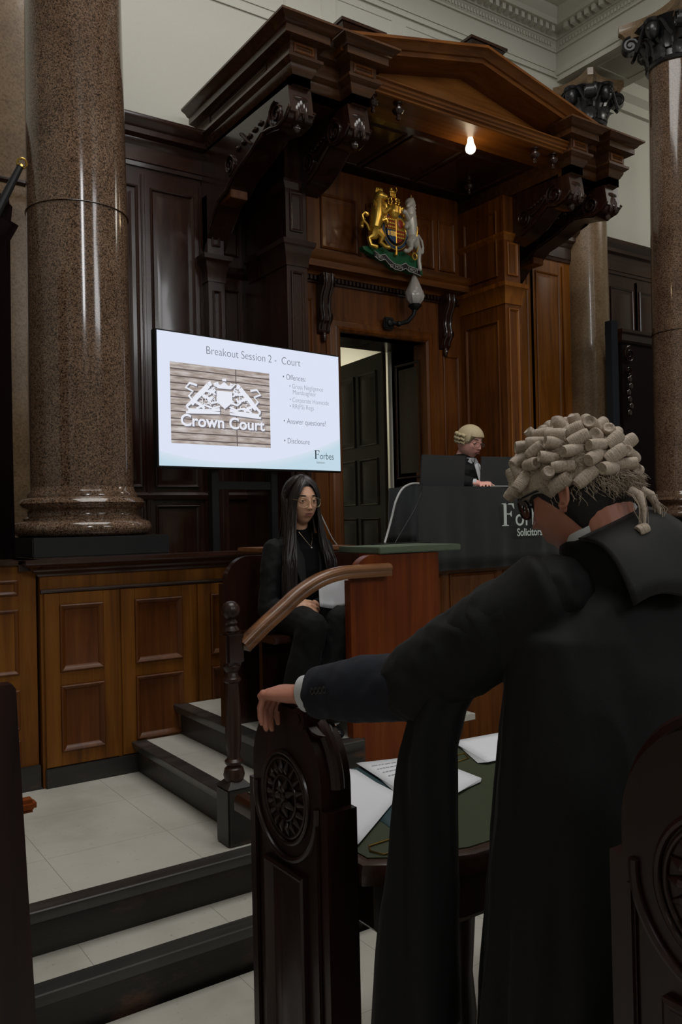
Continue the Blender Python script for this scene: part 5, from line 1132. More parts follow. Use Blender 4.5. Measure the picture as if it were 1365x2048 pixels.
def hand(mb, wrist, Fw, N, thumb_side, curls, s=1.0, thumb=None, spread=.10):
    """Fw towards the fingers, N where the palm faces, thumb_side lateral direction of the thumb"""
    Fw = Vector(Fw).normalized(); N = Vector(N); N = (N - Fw * N.dot(Fw)).normalized(); S_ = Vector(thumb_side); S_ = (S_ - Fw * S_.dot(Fw) - N * S_.dot(N)).normalized(); W = Vector(wrist)
    mb.tube([W - Fw * .03 * s, W, W + Fw * .03 * s, W + Fw * .065 * s - N * .003 * s, W + Fw * .092 * s - N * .001 * s], [(.027 * s, .020 * s), (.027 * s, .019 * s), (.037 * s, .018 * s), (.042 * s, .016 * s), (.040 * s, .012 * s)], 16, up=S_, round_ends=True)
    tips = []
    for k, (off, ln, rd) in enumerate(((.031, .074, .0088), (.0105, .083, .0090), (-.0105, .077, .0086), (-.030, .060, .0077))):
        base = W + Fw * (.088 - .006 * (k == 3) - .002 * (k == 2)) * s + S_ * off * s; d = (Fw + S_ * spread * off / .03).normalized(); a = 0; P = [base - d * .02 * s, base]; p = base
        mb.ball(base - N * .005 * s, .0098 * s, 10)
        for seg, fr in enumerate((.46, .30, .24)):
            a += curls[k][seg]; dd = (d * math.cos(a) + N * math.sin(a)).normalized(); q = p + dd * ln * fr * s; P.append(p.lerp(q, .5)); P.append(q); p = q
        rads = [rd, rd, rd * .95, rd * 1.0, rd * .86, rd * .90, rd * .78, rd * .66]
        mb.tube(P, [x * s for x in rads], 12, round_ends=True); tips.append((p, dd))
    t0 = W + Fw * .022 * s + S_ * .026 * s
    if thumb is None: thumb = [(.55, .75, .15), (.8, .45, .3), (.9, .25, .35)]
    P = [t0 - S_ * .012 * s, t0]; p = t0
    for (f, sd, n), ln in zip(thumb, (.040, .032, .026)):
        dd = (Fw * f + S_ * sd + N * n).normalized(); q = p + dd * ln * s; P.append(p.lerp(q, .5)); P.append(q); p = q
    mb.tube(P, [x * s for x in (.014, .015, .013, .011, .0105, .0105, .0095, .007)], 12, round_ends=True)
    return tips
def folds(scale, amp, sx=1, sy=1, sz=1, seed=0):
    def fn(co, n):
        p = Vector((co.x * sx * scale, co.y * sy * scale, co.z * sz * scale + seed)); q = noise.fractal(p, 1.0, 2.0, 3) ; r_ = 1 - abs(noise.noise(p * 1.7 + Vector((seed, 0, 0)))) * 2
        return co + n * (q * amp + r_ * amp * .5)
    return fn
def roll(mb, c, ax, r, L_, seed=0, seg=16):
    """one wig curl: hollow-ended ribbed roll lying along ax"""
    ax = Vector(ax).normalized(); u = ax.orthogonal().normalized(); v = ax.cross(u); rn = random.Random(seed); prof = [(r * .20, -L_ * .44), (r * .42, -L_ * .43), (r * .55, -L_ * .485), (r * .84, -L_ * .5)]
    n = 27
    for i in range(n):
        t = i / (n - 1); prof.append((r * (1 + .025 * math.sin(i * 2.2 + seed) + rn.uniform(-.03, .02)) * (1 - .12 * (2 * t - 1) ** 4), (-.46 + .92 * t) * L_))
    prof += [(r * .84, L_ * .5), (r * .55, L_ * .485), (r * .42, L_ * .43), (r * .20, L_ * .44)]
    rr = [[Vector(c) + ax * z + (u * math.cos(2 * PI * j / seg) + v * math.sin(2 * PI * j / seg)) * q * (1 + .05 * math.sin(2 * PI * j / seg * 2 + seed)) for j in range(seg)] for q, z in prof]
    mb.rings(rr)
def strands(mb, roots, rad=.0006, seg=3):
    for P in roots: mb.tube(P, [rad] * (len(P) - 1) + [rad * .3], seg)
# ------------------------------------------------------------------ barrister in the foreground
NB = at(1208, 1102, d=1.60); FT = Vector((.244, .970, 0)).normalized(); RT = Vector((.970, -.244, 0)).normalized(); UZ = Vector((0, 0, 1))
pb_ = T('person', 'person in black gown and curled wig, back turned, leaning left hand on the pew end', 'person', (NB.x + .04, NB.y - .02, Z2))
FH = Vector((-.17, .985, 0)).normalized(); pit = .27; HC = at(1160, 990, d=1.62)
Fv = FH * math.cos(pit) - UZ * math.sin(pit); Mh = frame(Fv, UZ, HC)
Ls = at(1085, 1200, d=1.55); Rs = NB + RT * .19 - UZ * .05
Wr = at(606, 1388, d=1.905); Kn = at(547, 1388, d=1.97); El = at(842, 1362, d=1.66)
body = MB(); head(body, Mh, male=True, s=1.03)
body.tube([HC + Mh.to_3x3() @ Vector((0, -.035, -.05)), HC + Mh.to_3x3() @ Vector((0, -.048, -.09)), NB + UZ * .0 + FT * .01, NB - UZ * .06], [.060, .058, .066, .085], 20, round_ends=True)
hip = NB + RT * .0 - FT * .10 - UZ * .62; hip.z = .98
body.tube([NB - UZ * .12, NB - UZ * .22 - FT * .03, NB - UZ * .4 - FT * .06, hip], [(.12, .08), (.19, .12), (.17, .115), (.175, .12)], 24, up=RT, round_ends=True)
body.tube([NB - UZ * .09, Ls], [.06, .06], 14, round_ends=True); body.tube([NB - UZ * .10, Rs - UZ * .05], [.05, .05], 14, round_ends=True)
body.tube([Ls, Ls.lerp(El, .5), El], [.060, .052, .044], 14, round_ends=True); body.tube([El, El.lerp(Wr, .35), Wr], [.044, .042, .028], 14, round_ends=True)
Re = Rs - UZ * .28 + FT * .02 + RT * .05; Rw = Re + FT * .22 - UZ * .05; body.tube([Rs - UZ * .05, Re], [.05, .046], 14, round_ends=True); body.tube([Re, Rw], [.044, .028], 14, round_ends=True)
Fh_ = (Kn - Wr).normalized()
hand(body, Wr, Fh_, (0, 0, -1), (.56, .83, 0), [(.85, .55, .25), (.9, .55, .25), (.95, .5, .25), (1.0, .45, .25)], s=1.14, thumb=[(.5, .8, .2), (.8, .3, .7), (.7, .1, .9)], spread=-.04)
hand(body, Rw, FT, (-.3, 0, -1), -RT, [(.4, .4, .3)] * 4, s=1.05)
for sg in (-1, 1):
    h = hip + RT * .09 * sg; k = h - UZ * .45 + FT * .03; a_ = Vector((h.x, h.y, Z2 + .09)); body.tube([h, k, a_], [.085, .058, .042], 14, round_ends=True); body.tube([a_ - UZ * .04 - FT * .04, a_ - UZ * .05 + FT * .16], [(.04, .035), (.042, .025)], 12, up=RT, round_ends=True)
bo_ = fuse('body', body, M['skinM'], pb_, voxel=.0034, smooth=3)
bo_['label'] = 'barrister body with bowed head and bare left hand'
# dark short hair under the wig
mb = MB(); rr = []
for i in range(1, 26):
    th = PI * (.10 + .62 * i / 26); ring = []
    for j in range(40):
        ph = 2 * PI * j / 40; sx, sy = math.sin(ph), math.cos(ph)
        lim = .47 if sy > .10 else .70 if sy < -.25 else .58; t = min(th, PI * lim)
        z0 = math.cos(t); rd = math.sin(t); lo = max(0, -z0)
        x = .0805 * sx * rd * (1 - .20 * lo ** 1.6); y = (.097 if sy > 0 else .1065) * sy * rd; y *= (1 - .45 * lo ** 1.3) if sy < 0 else 1
        ring.append(Mh @ (Vector((x, y, .122 * z0)) * 1.03))
    rr.append(ring)
mb.rings(rr); mb.build('hair', M['hairM'], bo_, ang=80)
glasses(Mh, bo_, 'frameblk', .0265, .020, .0019, s=1.03, y=.108, z=.004, round_=2.8)
# wig
wg = MB(); Wc = Mh @ Vector((0, .004, .052)); R3 = Mh.to_3x3()
wd = lambda az, el, k=1.0: Mh @ Vector((.089 * k * math.cos(el) * math.sin(az), .006 + .113 * k * math.cos(el) * math.cos(az), .036 + .097 * k * math.sin(el) * (1 if el > 0 else 1.0)))
rr = []
for i in range(22):
    el = PI / 2 * .985 - i / 21 * (PI / 2 + .38); rr.append([wd(2 * PI * j / 64, (el if el > -.0 else el * (1.25 if math.cos(2 * PI * j / 64) < .0 else .35)), 1 + .010 * math.sin(j * 3.1 + i * 1.7)) for j in range(64)])
wg.rings(rr)
wob = wg.build('wig', M['wig'], bo_, ang=80, label='barrister wig with rows of curls')
rn = random.Random(5); cnt = 0
rows = ((1.36, 5, .5), (1.10, 9, 0), (.84, 12, .4), (.58, 14, 0), (.33, 16, .5), (.08, 16, 0), (-.17, 16, .5))
for ri, (el, n, ofs) in enumerate(rows):
    for k in range(n):
        az = 2 * PI * (k + ofs) / n + rn.uniform(-.08, .08); e2 = el + rn.uniform(-.05, .05)
        if ri == 6 and math.cos(az) > .0: continue
        if ri == 5 and math.cos(az) > .55 and False: continue
        kk = rn.uniform(1.04, 1.10); c = wd(az, e2, kk); d1 = (wd(az + .02, e2, 1.065) - c).normalized(); d2 = (wd(az, e2 + .02, 1.065) - c).normalized()
        front = math.cos(az) > .35
        ax = d2 * 1.0 + d1 * rn.uniform(-.35, .35) if (front and ri >= 2) else d1 * 1.0 + d2 * rn.uniform(-.55, .35)
        mb = MB(); roll(mb, c, ax, rn.uniform(.0110, .0138), rn.uniform(.034, .046), seed=cnt); cnt += 1
        mb.build('curl', M['wig'], wob, ang=70)
# frizz between and behind the curls
rts = []
for i in range(3600):
    az = rn.uniform(0, 2 * PI); back = math.cos(az) < .1; el = rn.uniform(-.30, 1.5) if back else rn.uniform(.12, 1.5)
    p = wd(az, el, 1.0); nrm = (p - Wc).normalized(); tg = (wd(az + .05, el, 1) - p).normalized() * rn.choice((-1, 1)); dn = (wd(az, el - .05, 1) - p).normalized()
    P = [p]; a0 = rn.uniform(0, 6)
    for q in range(1, 6): P.append(P[-1] + (nrm * (.0062 * math.cos(q * .9)) + tg * .004 * math.sin(a0 + q) + dn * .003 * math.cos(a0 * 2 + q)) * rn.uniform(.7, 1.5))
    rts.append(P)
for i in range(900):    # fuzzy underside at the nape and behind the ear
    az = PI + rn.gauss(0, .42); p = wd(az, rn.uniform(-.45, -.15), 1.03); P = [p]; d_ = R3 @ Vector((rn.gauss(0, .35), -.35 + rn.gauss(0, .3), -1)).normalized()
    for q in range(1, 6): P.append(P[-1] + (d_ + Vector((rn.gauss(0, .45), rn.gauss(0, .45), rn.gauss(0, .3)))) * .0058)
    rts.append(P)
mb = MB(); strands(mb, rts, .0006); fz = mb.build('frizz', M['wig'], wob, ang=80); fz['kind'] = 'stuff'
# two tails with tied curls at the nape
for sg in (-1, 1):
    b0 = Mh @ Vector((sg * .022, -.112, -.028)); mb = MB(); P = [b0, b0 + R3 @ Vector((0, -.014, -.012)), b0 + R3 @ Vector((sg * .006, -.018, -.040)) , b0 + R3 @ Vector((sg * .008, -.012, -.065))]
    mb.tube(P, [.010, .009, .005, .003], 8)
    for q in range(14): mb.tube([b0 + Vector((rn.gauss(0, .004), rn.gauss(0, .004), 0)), P[1] + Vector((rn.gauss(0, .008), rn.gauss(0, .008), 0)), P[2] + Vector((rn.gauss(0, .008), rn.gauss(0, .008), 0)), P[3] + Vector((rn.gauss(0, .008), rn.gauss(0, .008), -.02))], .0007, 4)
    roll(mb, P[3] + R3 @ Vector((sg * .006, .004, -.01)), RT + Vector((0, 0, .3)), .011, .022, seed=40 + sg)
    mb.build('wig_tail', M['wig'], wob, ang=70)
# shirt collar and cuff
cup = (HC + R3 @ Vector((0, -.048, -.09)) - NB).normalized(); nb2 = NB + FT * .012
def ringpts(c, ax, r1, r2, upv, n=40, tilt=0): 
    u = (Vector(upv) - ax * ax.dot(Vector(upv))).normalized(); v = ax.cross(u); return [c + u * r1 * math.cos(2 * PI * i / n) + v * r2 * math.sin(2 * PI * i / n) for i in range(n)]
CB = at(1199, 1050, d=1.61); CA = (UZ * .90 + (FT * .6 - RT * .8) * .44).normalized()
mb = MB(); A_ = cup.normalized(); 
cb = CB + CA * .006; A_ = CA; mb.rings([ringpts(cb - A_ * .03, A_, .080, .078, RT), ringpts(cb + A_ * .002, A_, .078, .076, RT), ringpts(cb + A_ * .004, A_, .073, .071, RT), ringpts(cb - A_ * .03, A_, .072, .070, RT)], cap=False, loop=True); mb.build('shirt_collar', M['shirt'], bo_, ang=60)
af = (Wr - El).normalized()
mb = MB(); cw = Wr - af * .012; mb.rings([ringpts(cw - af * .06, af, .042, .036, UZ), ringpts(cw + af * .004, af, .041, .033, UZ), ringpts(cw + af * .006, af, .039, .031, UZ), ringpts(cw + af * .004, af, .036, .029, UZ), ringpts(cw - af * .06, af, .036, .029, UZ)], cap=False, loop=True); mb.build('shirt_cuff', M['shirt'], bo_, ang=60)
# navy suit sleeve with buttons
mb = MB(); c0 = Wr - af * .046; mid = El.lerp(Wr, .5)
mb.tube([c0, c0 - af * .04, mid - UZ * .004, El - UZ * .008, Ls.lerp(El, .5), Ls], [(.052, .043), (.057, .048), (.068, .060), (.072, .062), (.066, .058), (.06, .055)], 28, up=UZ)
sl = fuse('suit_sleeve', mb, M['navy'], bo_, voxel=.005, smooth=2, fn=folds(9, .006, seed=3)); sl['label'] = 'navy jacket sleeve'
cs = (Vector((0, 0, EYE)) - El).normalized(); side_ = (cs - af * cs.dot(af)).normalized()
for k in range(4):
    bp_ = at(662 + k * 17, 1381 - k * 4.2, d=1.80 - k * .011); bq = c0 - af * (.045 + .017 * k); bq = bq + side_ * (.0520 + .004 * k) + UZ * .004
    MB().lathe([(0, 0), (.007, 0), (.0075, .002), (.006, .0035), (.003, .0028), (0, .0028)], bq, 14, m=side_.to_track_quat('Z', 'Y').to_matrix()).build('button', M['frameblk'], sl)
# gown body
def gown():
    mb = MB(); rr = []
    lev = [(1.625, .085, .075, 0.0), (1.61, .13, .095, -.01), (1.57, .185, .125, -.02), (1.50, .215, .145, -.03), (1.42, .225, .160, -.04), (1.30, .240, .175, -.05), (1.1, .262, .195, -.055), (.9, .285, .215, -.06), (.6, .315, .235, -.06), (.3, .345, .255, -.06)]
    n = 140
    for z, a, b_, of in lev:
        k = max(0, (1.52 - z) / 1.2); c = Vector((NB.x, NB.y, 0)) + FT * (of + .01) + RT * .012; ring = []
        for j in range(n):
            t = 2 * PI * j / n; f = 1 + k * (.045 * math.sin(t * 13 + 1.2 * math.sin(z * 2)) + .03 * math.sin(t * 23 + z * 1.5)) + .012 * math.sin(t * 9) * (1 if z < 1.6 else 0)
            e = 2.3; ca, sa = math.cos(t), math.sin(t); q = (abs(ca) ** e + abs(sa) ** e) ** (-1 / e)
            drop = -.045 * min(1, abs(ca) * 1.2) ** 2 * (1 if z > 1.5 else 0)
            ring.append(c + RT * a * ca * q * f + FT * b_ * sa * q * f + UZ * (z + drop))
        rr.append(ring)
    mb.rings(rr[::-1]); mb.rings([ringpts(CB - CA * .03 + UZ * (-.14), CA, .12, .105, RT), ringpts(CB - CA * .06 - UZ * .02, CA, .118, .105, RT), ringpts(CB - CA * .032, CA, .094, .088, RT), ringpts(CB - CA * .006, CA, .084, .082, RT)]); return mb
gb = gown(); gb.tube([NB - UZ * .095 + FT * 0, Ls + UZ * .0, Ls.lerp(El, .45) + UZ * .0], [(.070, .070), (.082, .078), (.082, .073)], 24, up=UZ, round_ends=True)
gb.tube([NB - UZ * .08, Rs + UZ * .006, Re], [(.085, .075), (.092, .085), (.10, .09)], 24, up=UZ, round_ends=True)
gw = fuse('gown', gb, M['gown'], bo_, voxel=.0075, smooth=3, fn=folds(7, .009, sz=.35, seed=8))
# hanging open sleeve from the left arm
mb = MB(); a0 = Ls.lerp(El, .30); a1 = El.lerp(Wr, .08); rr = []
secs = 22
def slv(t, v):   # t along the opening (0 body side .. 1 wrist side), v downwards
    top = a0.lerp(a1, t)
    return top
L0, L1 = at(912, 1430, d=1.60), at(800, 1430, d=1.68)
for i, (v, xl, xr, yy) in enumerate(((0, 838, 985, 1300), (.06, 836, 960, 1370), (.14, 832, 925, 1425), (.26, 812, 908, 1500), (.4, 799, 911, 1590), (.55, 787, 913, 1690), (.7, 765, 916, 1800), (.85, 752, 918, 1930), (1, 745, 920, 2060))):
    pl, pr_ = at(xl, yy, d=1.67), at(xr, yy, d=1.60); ring = []; wv = (pr_ - pl); wl = wv.length / 2; wv.normalize(); nrm = wv.cross(UZ).normalized(); c = (pl + pr_) / 2; dp = .045 + .02 * v
    for j in range(48):
        t = 2 * PI * j / 48; ring.append(c + wv * wl * math.cos(t) + nrm * dp * math.sin(t) * (1 + .25 * math.sin(t * 5 + v * 3)) + UZ * .012 * math.sin(2 * t + 1) * v)
    rr.append(ring)
mb.rings(rr[::-1]); fuse('gown_sleeve', mb, M['gown'], bo_, voxel=.006, smooth=2, fn=folds(9, .005, sz=.3, seed=2))
# gown sleeve cap over the upper arm
mb = MB(); mb.tube([Ls - RT * -.03 + UZ * .0, Ls.lerp(El, .35) + UZ * .0, Ls.lerp(El, .72) + UZ * .0, El.lerp(Wr, .02) - UZ * .012], [(.084, .080), (.084, .076), (.084, .074), (.082, .070)], 28, up=UZ, round_ends=True)
fuse('gown_upper_sleeve', mb, M['gown'], bo_, voxel=.006, smooth=2, fn=folds(10, .008, seed=5))
# flap collar lying over the back
mb = MB(); rows = []
for i in range(9):
    v = i / 8; row = []
    for j in range(41):
        u = j / 40; ai = PI * (1.12 + .78 * u); ao = PI * (1.40 + .54 * u)
        uu = (RT - CA * CA.dot(RT)).normalized(); vv = CA.cross(uu); pi_ = CB - CA * .012 + uu * .087 * math.cos(ai) + vv * .081 * math.sin(ai)
        po = Vector((NB.x, NB.y, 0)) + FT * -.01 + RT * .225 * math.cos(ao) + FT * .165 * math.sin(ao); po.z = NB.z - .085 + .02 * math.sin(PI * u) + .006 * math.sin(u * 15)
        p = pi_.lerp(po, v) + (UZ * .030 - FT * .012) * math.sin(PI * v) ** .8 + UZ * .004 * math.sin(u * 13 + v * 6) * v; row.append(p)
    rows.append(row)
R_ = [[mb.bm.verts.new(p) for p in q] for q in rows]
for a, b_ in zip(R_, R_[1:]):
    for j in range(40): mb.face((a[j], a[j + 1], b_[j + 1], b_[j]))
fc = mb.build('gown_collar', M['gown2'], bo_, ang=80); md = fc.modifiers.new('s', 'SOLIDIFY'); md.thickness = .009; md.offset = 1
# ------------------------------------------------------------------ seated woman
WX, WY = 2.085, 3.40
pw = T('person', 'seated person in black suit with long dark hair and round glasses holding a sheet', 'person', (WX, WY, ZP))
Hw = at(603, 1003, d=4.03); FW = Vector((-.11, -.99, -.05)).normalized(); Mw = frame(FW, UZ, Hw); RW = Mw.to_3x3() @ Vector((1, 0, 0))
FWt = Vector((.10, -.995, 0)).normalized(); RWt = Vector((-.995, -.10, 0)).normalized()      # torso front, person's right
nb = Vector((Hw.x + .005, Hw.y + .045, Hw.z - .155)); hipw = Vector((nb.x + .02, nb.y + .07, 1.27)); SW = .95
Lsh = nb - RWt * .145 - UZ * .075; Rsh = nb + RWt * .145 - UZ * .075
body = MB(); head(body, Mw, s=SW)
body.tube([Hw + Vector((0, .02, -.06)), Hw + Vector((0, .032, -.11)), nb, nb - UZ * .05], [.046, .045, .050, .065], 18, round_ends=True)
body.tube([nb - UZ * .08, nb - UZ * .16, nb - UZ * .3 + FWt * -.02, hipw], [(.125, .07), (.135, .095), (.115, .085), (.155, .10)], 20, up=RWt, round_ends=True)
HL = at(612, 1212, d=3.86)
Lel = Lsh + Vector((.05, -.02, -.27)); Rel = Rsh + Vector((-.05, -.02, -.27)); Lwr = HL + Vector((.075, .04, -.01)); Rwr = HL + Vector((-.045, .045, .000))
for S0, E0_, W0 in ((Lsh, Lel, Lwr), (Rsh, Rel, Rwr)):
    body.tube([nb - UZ * .095, S0 - UZ * .01], [.04, .04], 12, round_ends=True); body.tube([S0 - UZ * .01, E0_], [.04, .034], 12, round_ends=True); body.tube([E0_, W0], [.034, .021], 12, round_ends=True)
dR = Vector((.75, -.45, -.28)); hand(body, Rwr, dR, (.5, .6, -.5), (.3, -.4, .8), [(.35, .5, .3), (.45, .55, .3), (.55, .6, .3), (.65, .6, .3)], s=.92, thumb=[(.8, .5, .1), (.9, .2, .2), (.95, .0, .2)])
hand(body, Lwr, (-.6, -.5, -.3), (-.3, .6, -.5), (-.3, -.4, .8), [(.4, .5, .3)] * 4, s=.9)
knL = hipw + Vector((.05, -.34, -.03)); knR = hipw + Vector((-.12, -.34, -.03)); ftL = Vector((2.045, 3.27, ZP + .085)); ftR = Vector((1.93, 3.29, ZP + .085))
legs = ((hipw - RWt * .085, knL, ftL), (hipw + RWt * .085, knR, ftR))
for a, b_, c in legs:
    body.tube([a, b_], [.078, .055], 14, round_ends=True); body.tube([b_, c], [.055, .036], 14, round_ends=True); body.tube([c - UZ * .035 + Vector((0, .03, 0)), c + Vector((.03, -.10, -.05))], [(.034, .03), (.034, .022)], 12, round_ends=True)
bw = fuse('body', body, M['skinF'], pw, voxel=.0042, smooth=2); bw['label'] = 'seated woman body with calm face and folded hands'
face_parts(Mw, bw, s=SW)
glasses(Mw, bw, 'framegold', .0275, .0235, .0011, s=SW, y=.106, z=-.003, round_=2.2, cx=.034)
MB().tube([nb + FWt * .06 + RWt * .04 + UZ * .01, nb + FWt * .085 + RWt * .02 - UZ * .03, nb + FWt * .10 - UZ * .062, nb + FWt * .085 - RWt * .02 - UZ * .03, nb + FWt * .06 - RWt * .04 + UZ * .01], .0009, 6).build('necklace', M['framegold'], bw)
MB().ball(nb + FWt * .105 - UZ * .066, .0042, 10).build('pendant', M['silver'], bw)
# clothes
mb = MB(); mb.tube([nb + UZ * .012, nb - UZ * .03, nb - UZ * .07, nb - UZ * .17, nb - UZ * .3, hipw], [(.058, .056), (.09, .076), (.148, .098), (.148, .112), (.126, .098), (.16, .105)], 24, up=RWt, round_ends=True); fuse('knit_top', mb, M['knit'], bw, voxel=.006, smooth=2)
mb = MB(); mb.tube([nb - UZ * .045 - FWt * .02, nb - UZ * .09 - FWt * .02, nb - UZ * .19 - FWt * .018, nb - UZ * .32 - FWt * .03, hipw + UZ * .0 - FWt * .015, hipw - UZ * .08], [(.105, .065), (.155, .085), (.160, .104), (.145, .100), (.17, .11), (.175, .115)], 28, up=RWt, round_ends=True)
for S0, E0_, W0 in ((Lsh, Lel, Lwr), (Rsh, Rel, Rwr)):
    mb.tube([nb - UZ * .06, S0 - UZ * .004], [.052, .052], 14, round_ends=True); mb.tube([S0, S0.lerp(E0_, .5), E0_], [.054, .050, .046], 16, round_ends=True); mb.tube([E0_, W0 - (W0 - E0_).normalized() * .012], [.046, .034], 16)
bz = fuse('blazer', mb, M['blackcloth'], bw, voxel=.006, smooth=2, fn=folds(11, .005, seed=4))
mb = MB()
for sg in (-1, 1): mb.tube([nb + FWt * .055 + RWt * sg * .075 + UZ * .0, nb + FWt * .105 + RWt * sg * .075 - UZ * .12, nb + FWt * .115 + RWt * sg * .05 - UZ * .26], [(.006, .018), (.006, .032), (.005, .012)], 10, up=FWt)
mb.build('lapels', M['gown2'], bz)
mb = MB(); mb.tube([hipw + UZ * .04, hipw - UZ * .05], [(.175, .13), (.18, .13)], 20, up=RWt, round_ends=True)
for a, b_, c in legs: mb.tube([a, a.lerp(b_, .5), b_], [.092, .085, .072], 16, round_ends=True); mb.tube([b_, b_.lerp(c, .6), c - UZ * .01], [.072, .068, .075], 16)
fuse('trousers', mb, M['blackcloth'], bw, voxel=.007, smooth=2, fn=folds(9, .006, seed=6))
for c in (ftL, ftR):
    mb = MB(); d_ = Vector((.05, -.16, 0)) if c is ftL else Vector((.00, -.18, 0)); dn_ = d_.normalized()
    mb.tube([c - UZ * .045 - dn_ * .06, c - UZ * .048, c - UZ * .052 + dn_ * .10, c - UZ * .060 + dn_ * .145], [(.036, .042), (.038, .040), (.041, .031), (.030, .022)], 18, up=dn_.cross(UZ), round_ends=True)
    sh = fuse('shoe', mb, M['frameblk'], bw, voxel=.004, smooth=2)
    mb = MB(); q = c + dn_ * .045 - UZ * .008; s2 = dn_.cross(UZ); mb.tube([q - s2 * .02, q - s2 * .008 + UZ * .004, q + UZ * .001, q + s2 * .008 + UZ * .004, q + s2 * .02], .0028, 6); mb.build('buckle', M['silver'], sh)
# hair: cap and long locks with a centre parting
mb = MB(); rr = []
R3w = Mw.to_3x3()
def scalp(az, el, k=1.0): return Mw @ Vector((.083 * k * math.cos(el) * math.sin(az), -.006 + (.100 if math.cos(az) > 0 else .108) * k * math.cos(el) * math.cos(az), .006 + .120 * k * math.sin(el)))
for i in range(14):
    ring = []
    for j in range(48):
        az = 2 * PI * j / 48; aa = abs((az + PI) % (2 * PI) - PI); lim = .70 - 1.45 * min(1, max(0, (aa - .35) / 1.0)) ** 1.3; el = PI / 2 * .99 - (PI / 2 * .99 - lim) * i / 13; ring.append(scalp(az, el, 1.0))
    rr.append(ring)
mb.rings(rr); hr = mb.build('hair', M['hairF'], bw, ang=80, label='long straight dark hair with centre parting')
rn = random.Random(11); mb = MB()
for sg in (-1, 1):
    for i in range(330):
        t = rn.random(); yp = .075 - t * .165                      # along the parting, front to back
        el0 = .80 + (PI / 2 - .80) * (t / .5) if t < .5 else PI / 2 - (t - .5) * 1.2; az0 = .03 * sg if t < .5 else (PI - .03) * sg; p0 = scalp(az0, el0, 1.015); azf = rn.uniform(.78, 1.25) if t < .45 else rn.uniform(1.2, PI - .1); azf *= sg
        P = [p0]; kk = 1.01 + rn.uniform(0, .05)
        for q in range(1, 7): P.append(scalp(az0 + (azf - az0) * min(1, (q / 6) ** .55 * 1.03), el0 + (-.25 - el0) * q / 6, 1.015 + (kk - 1.015) * min(1, q / 3)))
        front = abs(azf) < 1.9
        lat = R3w @ Vector((1, 0, 0)); fr = R3w @ Vector((0, 1, 0)); e_ = P[-1] - Hw; ex, ey = e_.dot(lat), e_.dot(fr)
        tx = sg * rn.uniform(.078, .128); ty = rn.uniform(.045, .108) if front else rn.uniform(-.10, -.03); zs_ = P[-1].z; ze = 1.36 + rn.uniform(-.05, .04)
        for q in range(1, 9):
            t = q / 8; sm = t * t * (3 - 2 * t) if t < .5 else 1 - .5 * (2 - 2 * t) ** 2 * .5 * 2; sm = min(1, 1.6 * t) ** 1.5
            w_ = Vector((Hw.x, Hw.y, 0)) + lat * (ex + (tx - ex) * sm + .003 * math.sin(q * 1.3 + i)) + fr * (ey + (ty - ey) * sm); w_.z = zs_ + (ze - zs_) * t; P.append(w_)
        Q = []
        for q in range(len(P) - 1):
            c0_, c1_, c2_, c3_ = P[max(q - 1, 0)], P[q], P[q + 1], P[min(q + 2, len(P) - 1)]
            for k in range(3):
                t = k / 3; Q.append(.5 * ((2 * c1_) + (c2_ - c0_) * t + (2 * c0_ - 5 * c1_ + 4 * c2_ - c3_) * t * t + (-c0_ + 3 * c1_ - 3 * c2_ + c3_) * t ** 3))
        P = Q + [P[-1]]
        mb.tube(P, [(.004, .0015)] + [(.0050, .0022)] * (len(P) - 2) + [(.001, .0006)], 6)
mb.build('locks', M['hairF'], hr, ang=80)
# sheet in her hand
q0 = at(633, 1212, d=3.84); mb = MB(); gr = []
for i in range(8):
    row = []
    for j in range(8):
        u, v = i / 7, j / 7; p = at(640 + 62 * u - 4 * v, 1213 - 66 * v * (1 if 1 else 0) - 2 * u, d=3.86 + .10 * u + .05 * v); p += Vector((0, 0, -.012 * math.sin(PI * u))); row.append(p)
    gr.append([mb.bm.verts.new(p) for p in row])
for a in range(7):
    for b_ in range(7): mb.face((gr[a][b_], gr[a + 1][b_], gr[a + 1][b_ + 1], gr[a][b_ + 1]))
o = mb.build('paper_sheet', M['paper'], None); md = o.modifiers.new('s', 'SOLIDIFY'); md.thickness = .001; tag(o, 'white sheet held in the seated woman hand behind the handrail', 'paper')
# ------------------------------------------------------------------ judge
HJ = at(940, 884, d=6.22); FJ = Vector((.10, -.96, -.26)).normalized(); Mj = frame(FJ, UZ, HJ); sJ = 1.02
pj_ = T('person', 'person in white bands, black robe and pale wig seated behind the cloth-covered desk', 'person', (HJ.x, HJ.y + .1, ZJ))
nj = HJ + Vector((-.02, .055, -.165)); FJt = Vector((.15, -.985, 0)).normalized(); RJt = Vector((-.985, -.15, 0)).normalized(); hj = Vector((nj.x - .02, nj.y + .10, ZJ + .48))
LJ = nj - RJt * .195 - UZ * .075; RJ = nj + RJt * .195 - UZ * .075
body = MB(); head(body, Mj, male=True, s=sJ, jowl=.10)
body.tube([HJ + Vector((0, .04, -.05)), nj + UZ * .03 + Vector((0, .02, 0)), nj - UZ * .05], [.054, .056, .075], 18, round_ends=True)
body.tube([nj - UZ * .06, nj - UZ * .2, nj - UZ * .38, hj], [(.16, .10), (.18, .13), (.18, .14), (.19, .13)], 20, up=RJt, round_ends=True)
HJh = at(968, 958, d=5.98); Lw, Rw_ = HJh + Vector((.07, .05, .0)), HJh + Vector((-.04, .02, .005)); Lw.z = Rw_.z = TZ + .03
LE, RE = LJ + Vector((.09, -.06, -.26)), RJ + Vector((-.06, -.08, -.27))
LE.z = RE.z = TZ + .045
